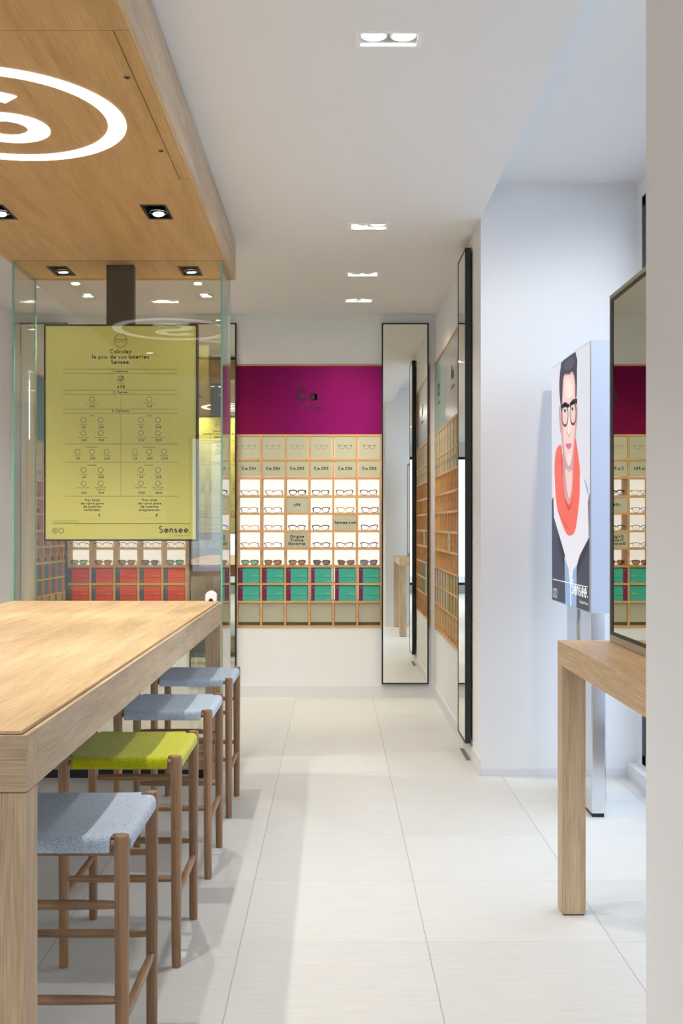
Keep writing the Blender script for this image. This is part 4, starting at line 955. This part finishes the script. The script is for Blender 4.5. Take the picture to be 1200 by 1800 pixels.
Yr, zr = on_poster(*Z7((412, 1186))[0])
text(tx, 'Sensee.', (xx, Yr, zr), (0,-1,0), (0,0,1), 0.066, 0.17, 'R')
text(tx, 'Fabriqu\u00e9 en France.', (xx, Yr-0.012, zr-0.032), (0,-1,0), (0,0,1), 0.013, 0.16, 'R')
Yl, zl = on_poster(*Z7((80, 1095))[0])
for k in range(2): ribbon(tx, [(Yl-k*0.055+0.022*math.cos(a*PI/12), zl-0.02+0.022*math.sin(a*PI/12)) for a in range(25)], 0.005, lambda a, b: (xx, a, b))
tx.build('lettering', whitep, poster)
# stand
SX0, SX1 = 1.181, 1.247
MB().box(SX0, SX1, 4.97, 5.2, 0.018, LBZ0).build('stand_column', M_chrome, lb, bevel=0.004)
MB().tube([(SX0+0.033, 5.235, 0.02), (SX0+0.033, 5.235, LBZ0)], 0.03, 24).build('stand_tube', M_chrome, lb, smooth=True)
MB().box(SX0, SX1, 5.275, 5.50, 0.018, LBZ0).build('stand_column', M_chrome, lb, bevel=0.004)
MB().box(SX0+0.006, SX1-0.006, 4.98, 5.49, 0, 0.018).build('foot', M_black, lb)

# ================================================================= SIDE DESK + COUNTER MIRROR
DX0, DX1, DY0, DY1, DZ, DTK = 0.783, 1.50, 2.50, 3.80, 0.9405, 0.081
dk = empty('side_desk', ((DX0+DX1)/2, (DY0+DY1)/2, 0), 'tall oak side desk with square legs at the right by the pillar', 'desk')
MB().box(DX0, DX1, DY0, DY1, DZ-DTK, DZ).build('desktop', M_oakY, dk, bevel=0.001)
for x0, y0 in ((DX0+0.0005, DY1-0.077), (DX1-0.0815, DY1-0.077), (DX0+0.0005, DY0+0.0005), (DX1-0.0815, DY0+0.0005)):
    lg = MB().box(x0, x0+0.081, y0, y0+0.0765, 0.004, DZ-DTK-0.001).build('leg', M_oakZ, dk, bevel=0.001)
    MB().box(x0+0.004, x0+0.077, y0+0.004, y0+0.072, 0, 0.004).build('foot_pad', M_black, lg)
CMX, CMY0, CMY1, CMZ0, CMZ1 = 0.953, 2.62, 3.748, 0.9405, 2.139
cm = empty('counter_mirror', (CMX+0.03, (CMY0+CMY1)/2, CMZ0), 'large mirror in a champagne and black frame standing on the side desk', 'mirror')
f = MB(); t = 0.014
f.box(CMX, CMX+0.06, CMY1-t*0.5, CMY1, CMZ0, CMZ1).box(CMX, CMX+0.06, CMY0, CMY0+t*0.5, CMZ0, CMZ1).box(CMX, CMX+0.06, CMY0+t*0.5, CMY1-t*0.5, CMZ1-t, CMZ1).box(CMX, CMX+0.06, CMY0+t*0.5, CMY1-t*0.5, CMZ0+0.002, CMZ0+t+0.012)
f.build('outer_frame', M_champ, cm)
a, b, c_, d_ = CMY0+0.007, CMY1-0.007, CMZ0+0.026, CMZ1-0.014
f = MB(); k = 0.012
f.box(CMX+0.001, CMX+0.05, b-0.03, b, c_, d_).box(CMX+0.001, CMX+0.05, a, a+0.03, c_, d_).box(CMX+0.001, CMX+0.05, a+0.03, b-0.03, d_-k, d_).box(CMX+0.001, CMX+0.05, a+0.03, b-0.03, c_, c_+k)
f.build('inner_frame', M_black, cm)
MB().box(CMX+0.003, CMX+0.01, a+0.03, b-0.03, c_+k, d_-k).build('mirror_glass', M_greymirror, cm)
MB().box(CMX+0.003, CMX+0.055, CMY0+0.01, CMY1-0.01, CMZ0, CMZ0+0.002).build('foot_strip', M_black, cm)

# ================================================================= FLOOR GRILLE
fv = MB().box(0.752, 0.776, 6.18, 6.50, 0.0, 0.003)
for i in range(16): fv.box(0.755, 0.773, 6.19+i*0.0195, 6.20+i*0.0195, 0.003, 0.0045)
tag(fv.build('floor_grille', M_vent), 'narrow grey floor grille beside the right wall under the mirror', 'floor vent')
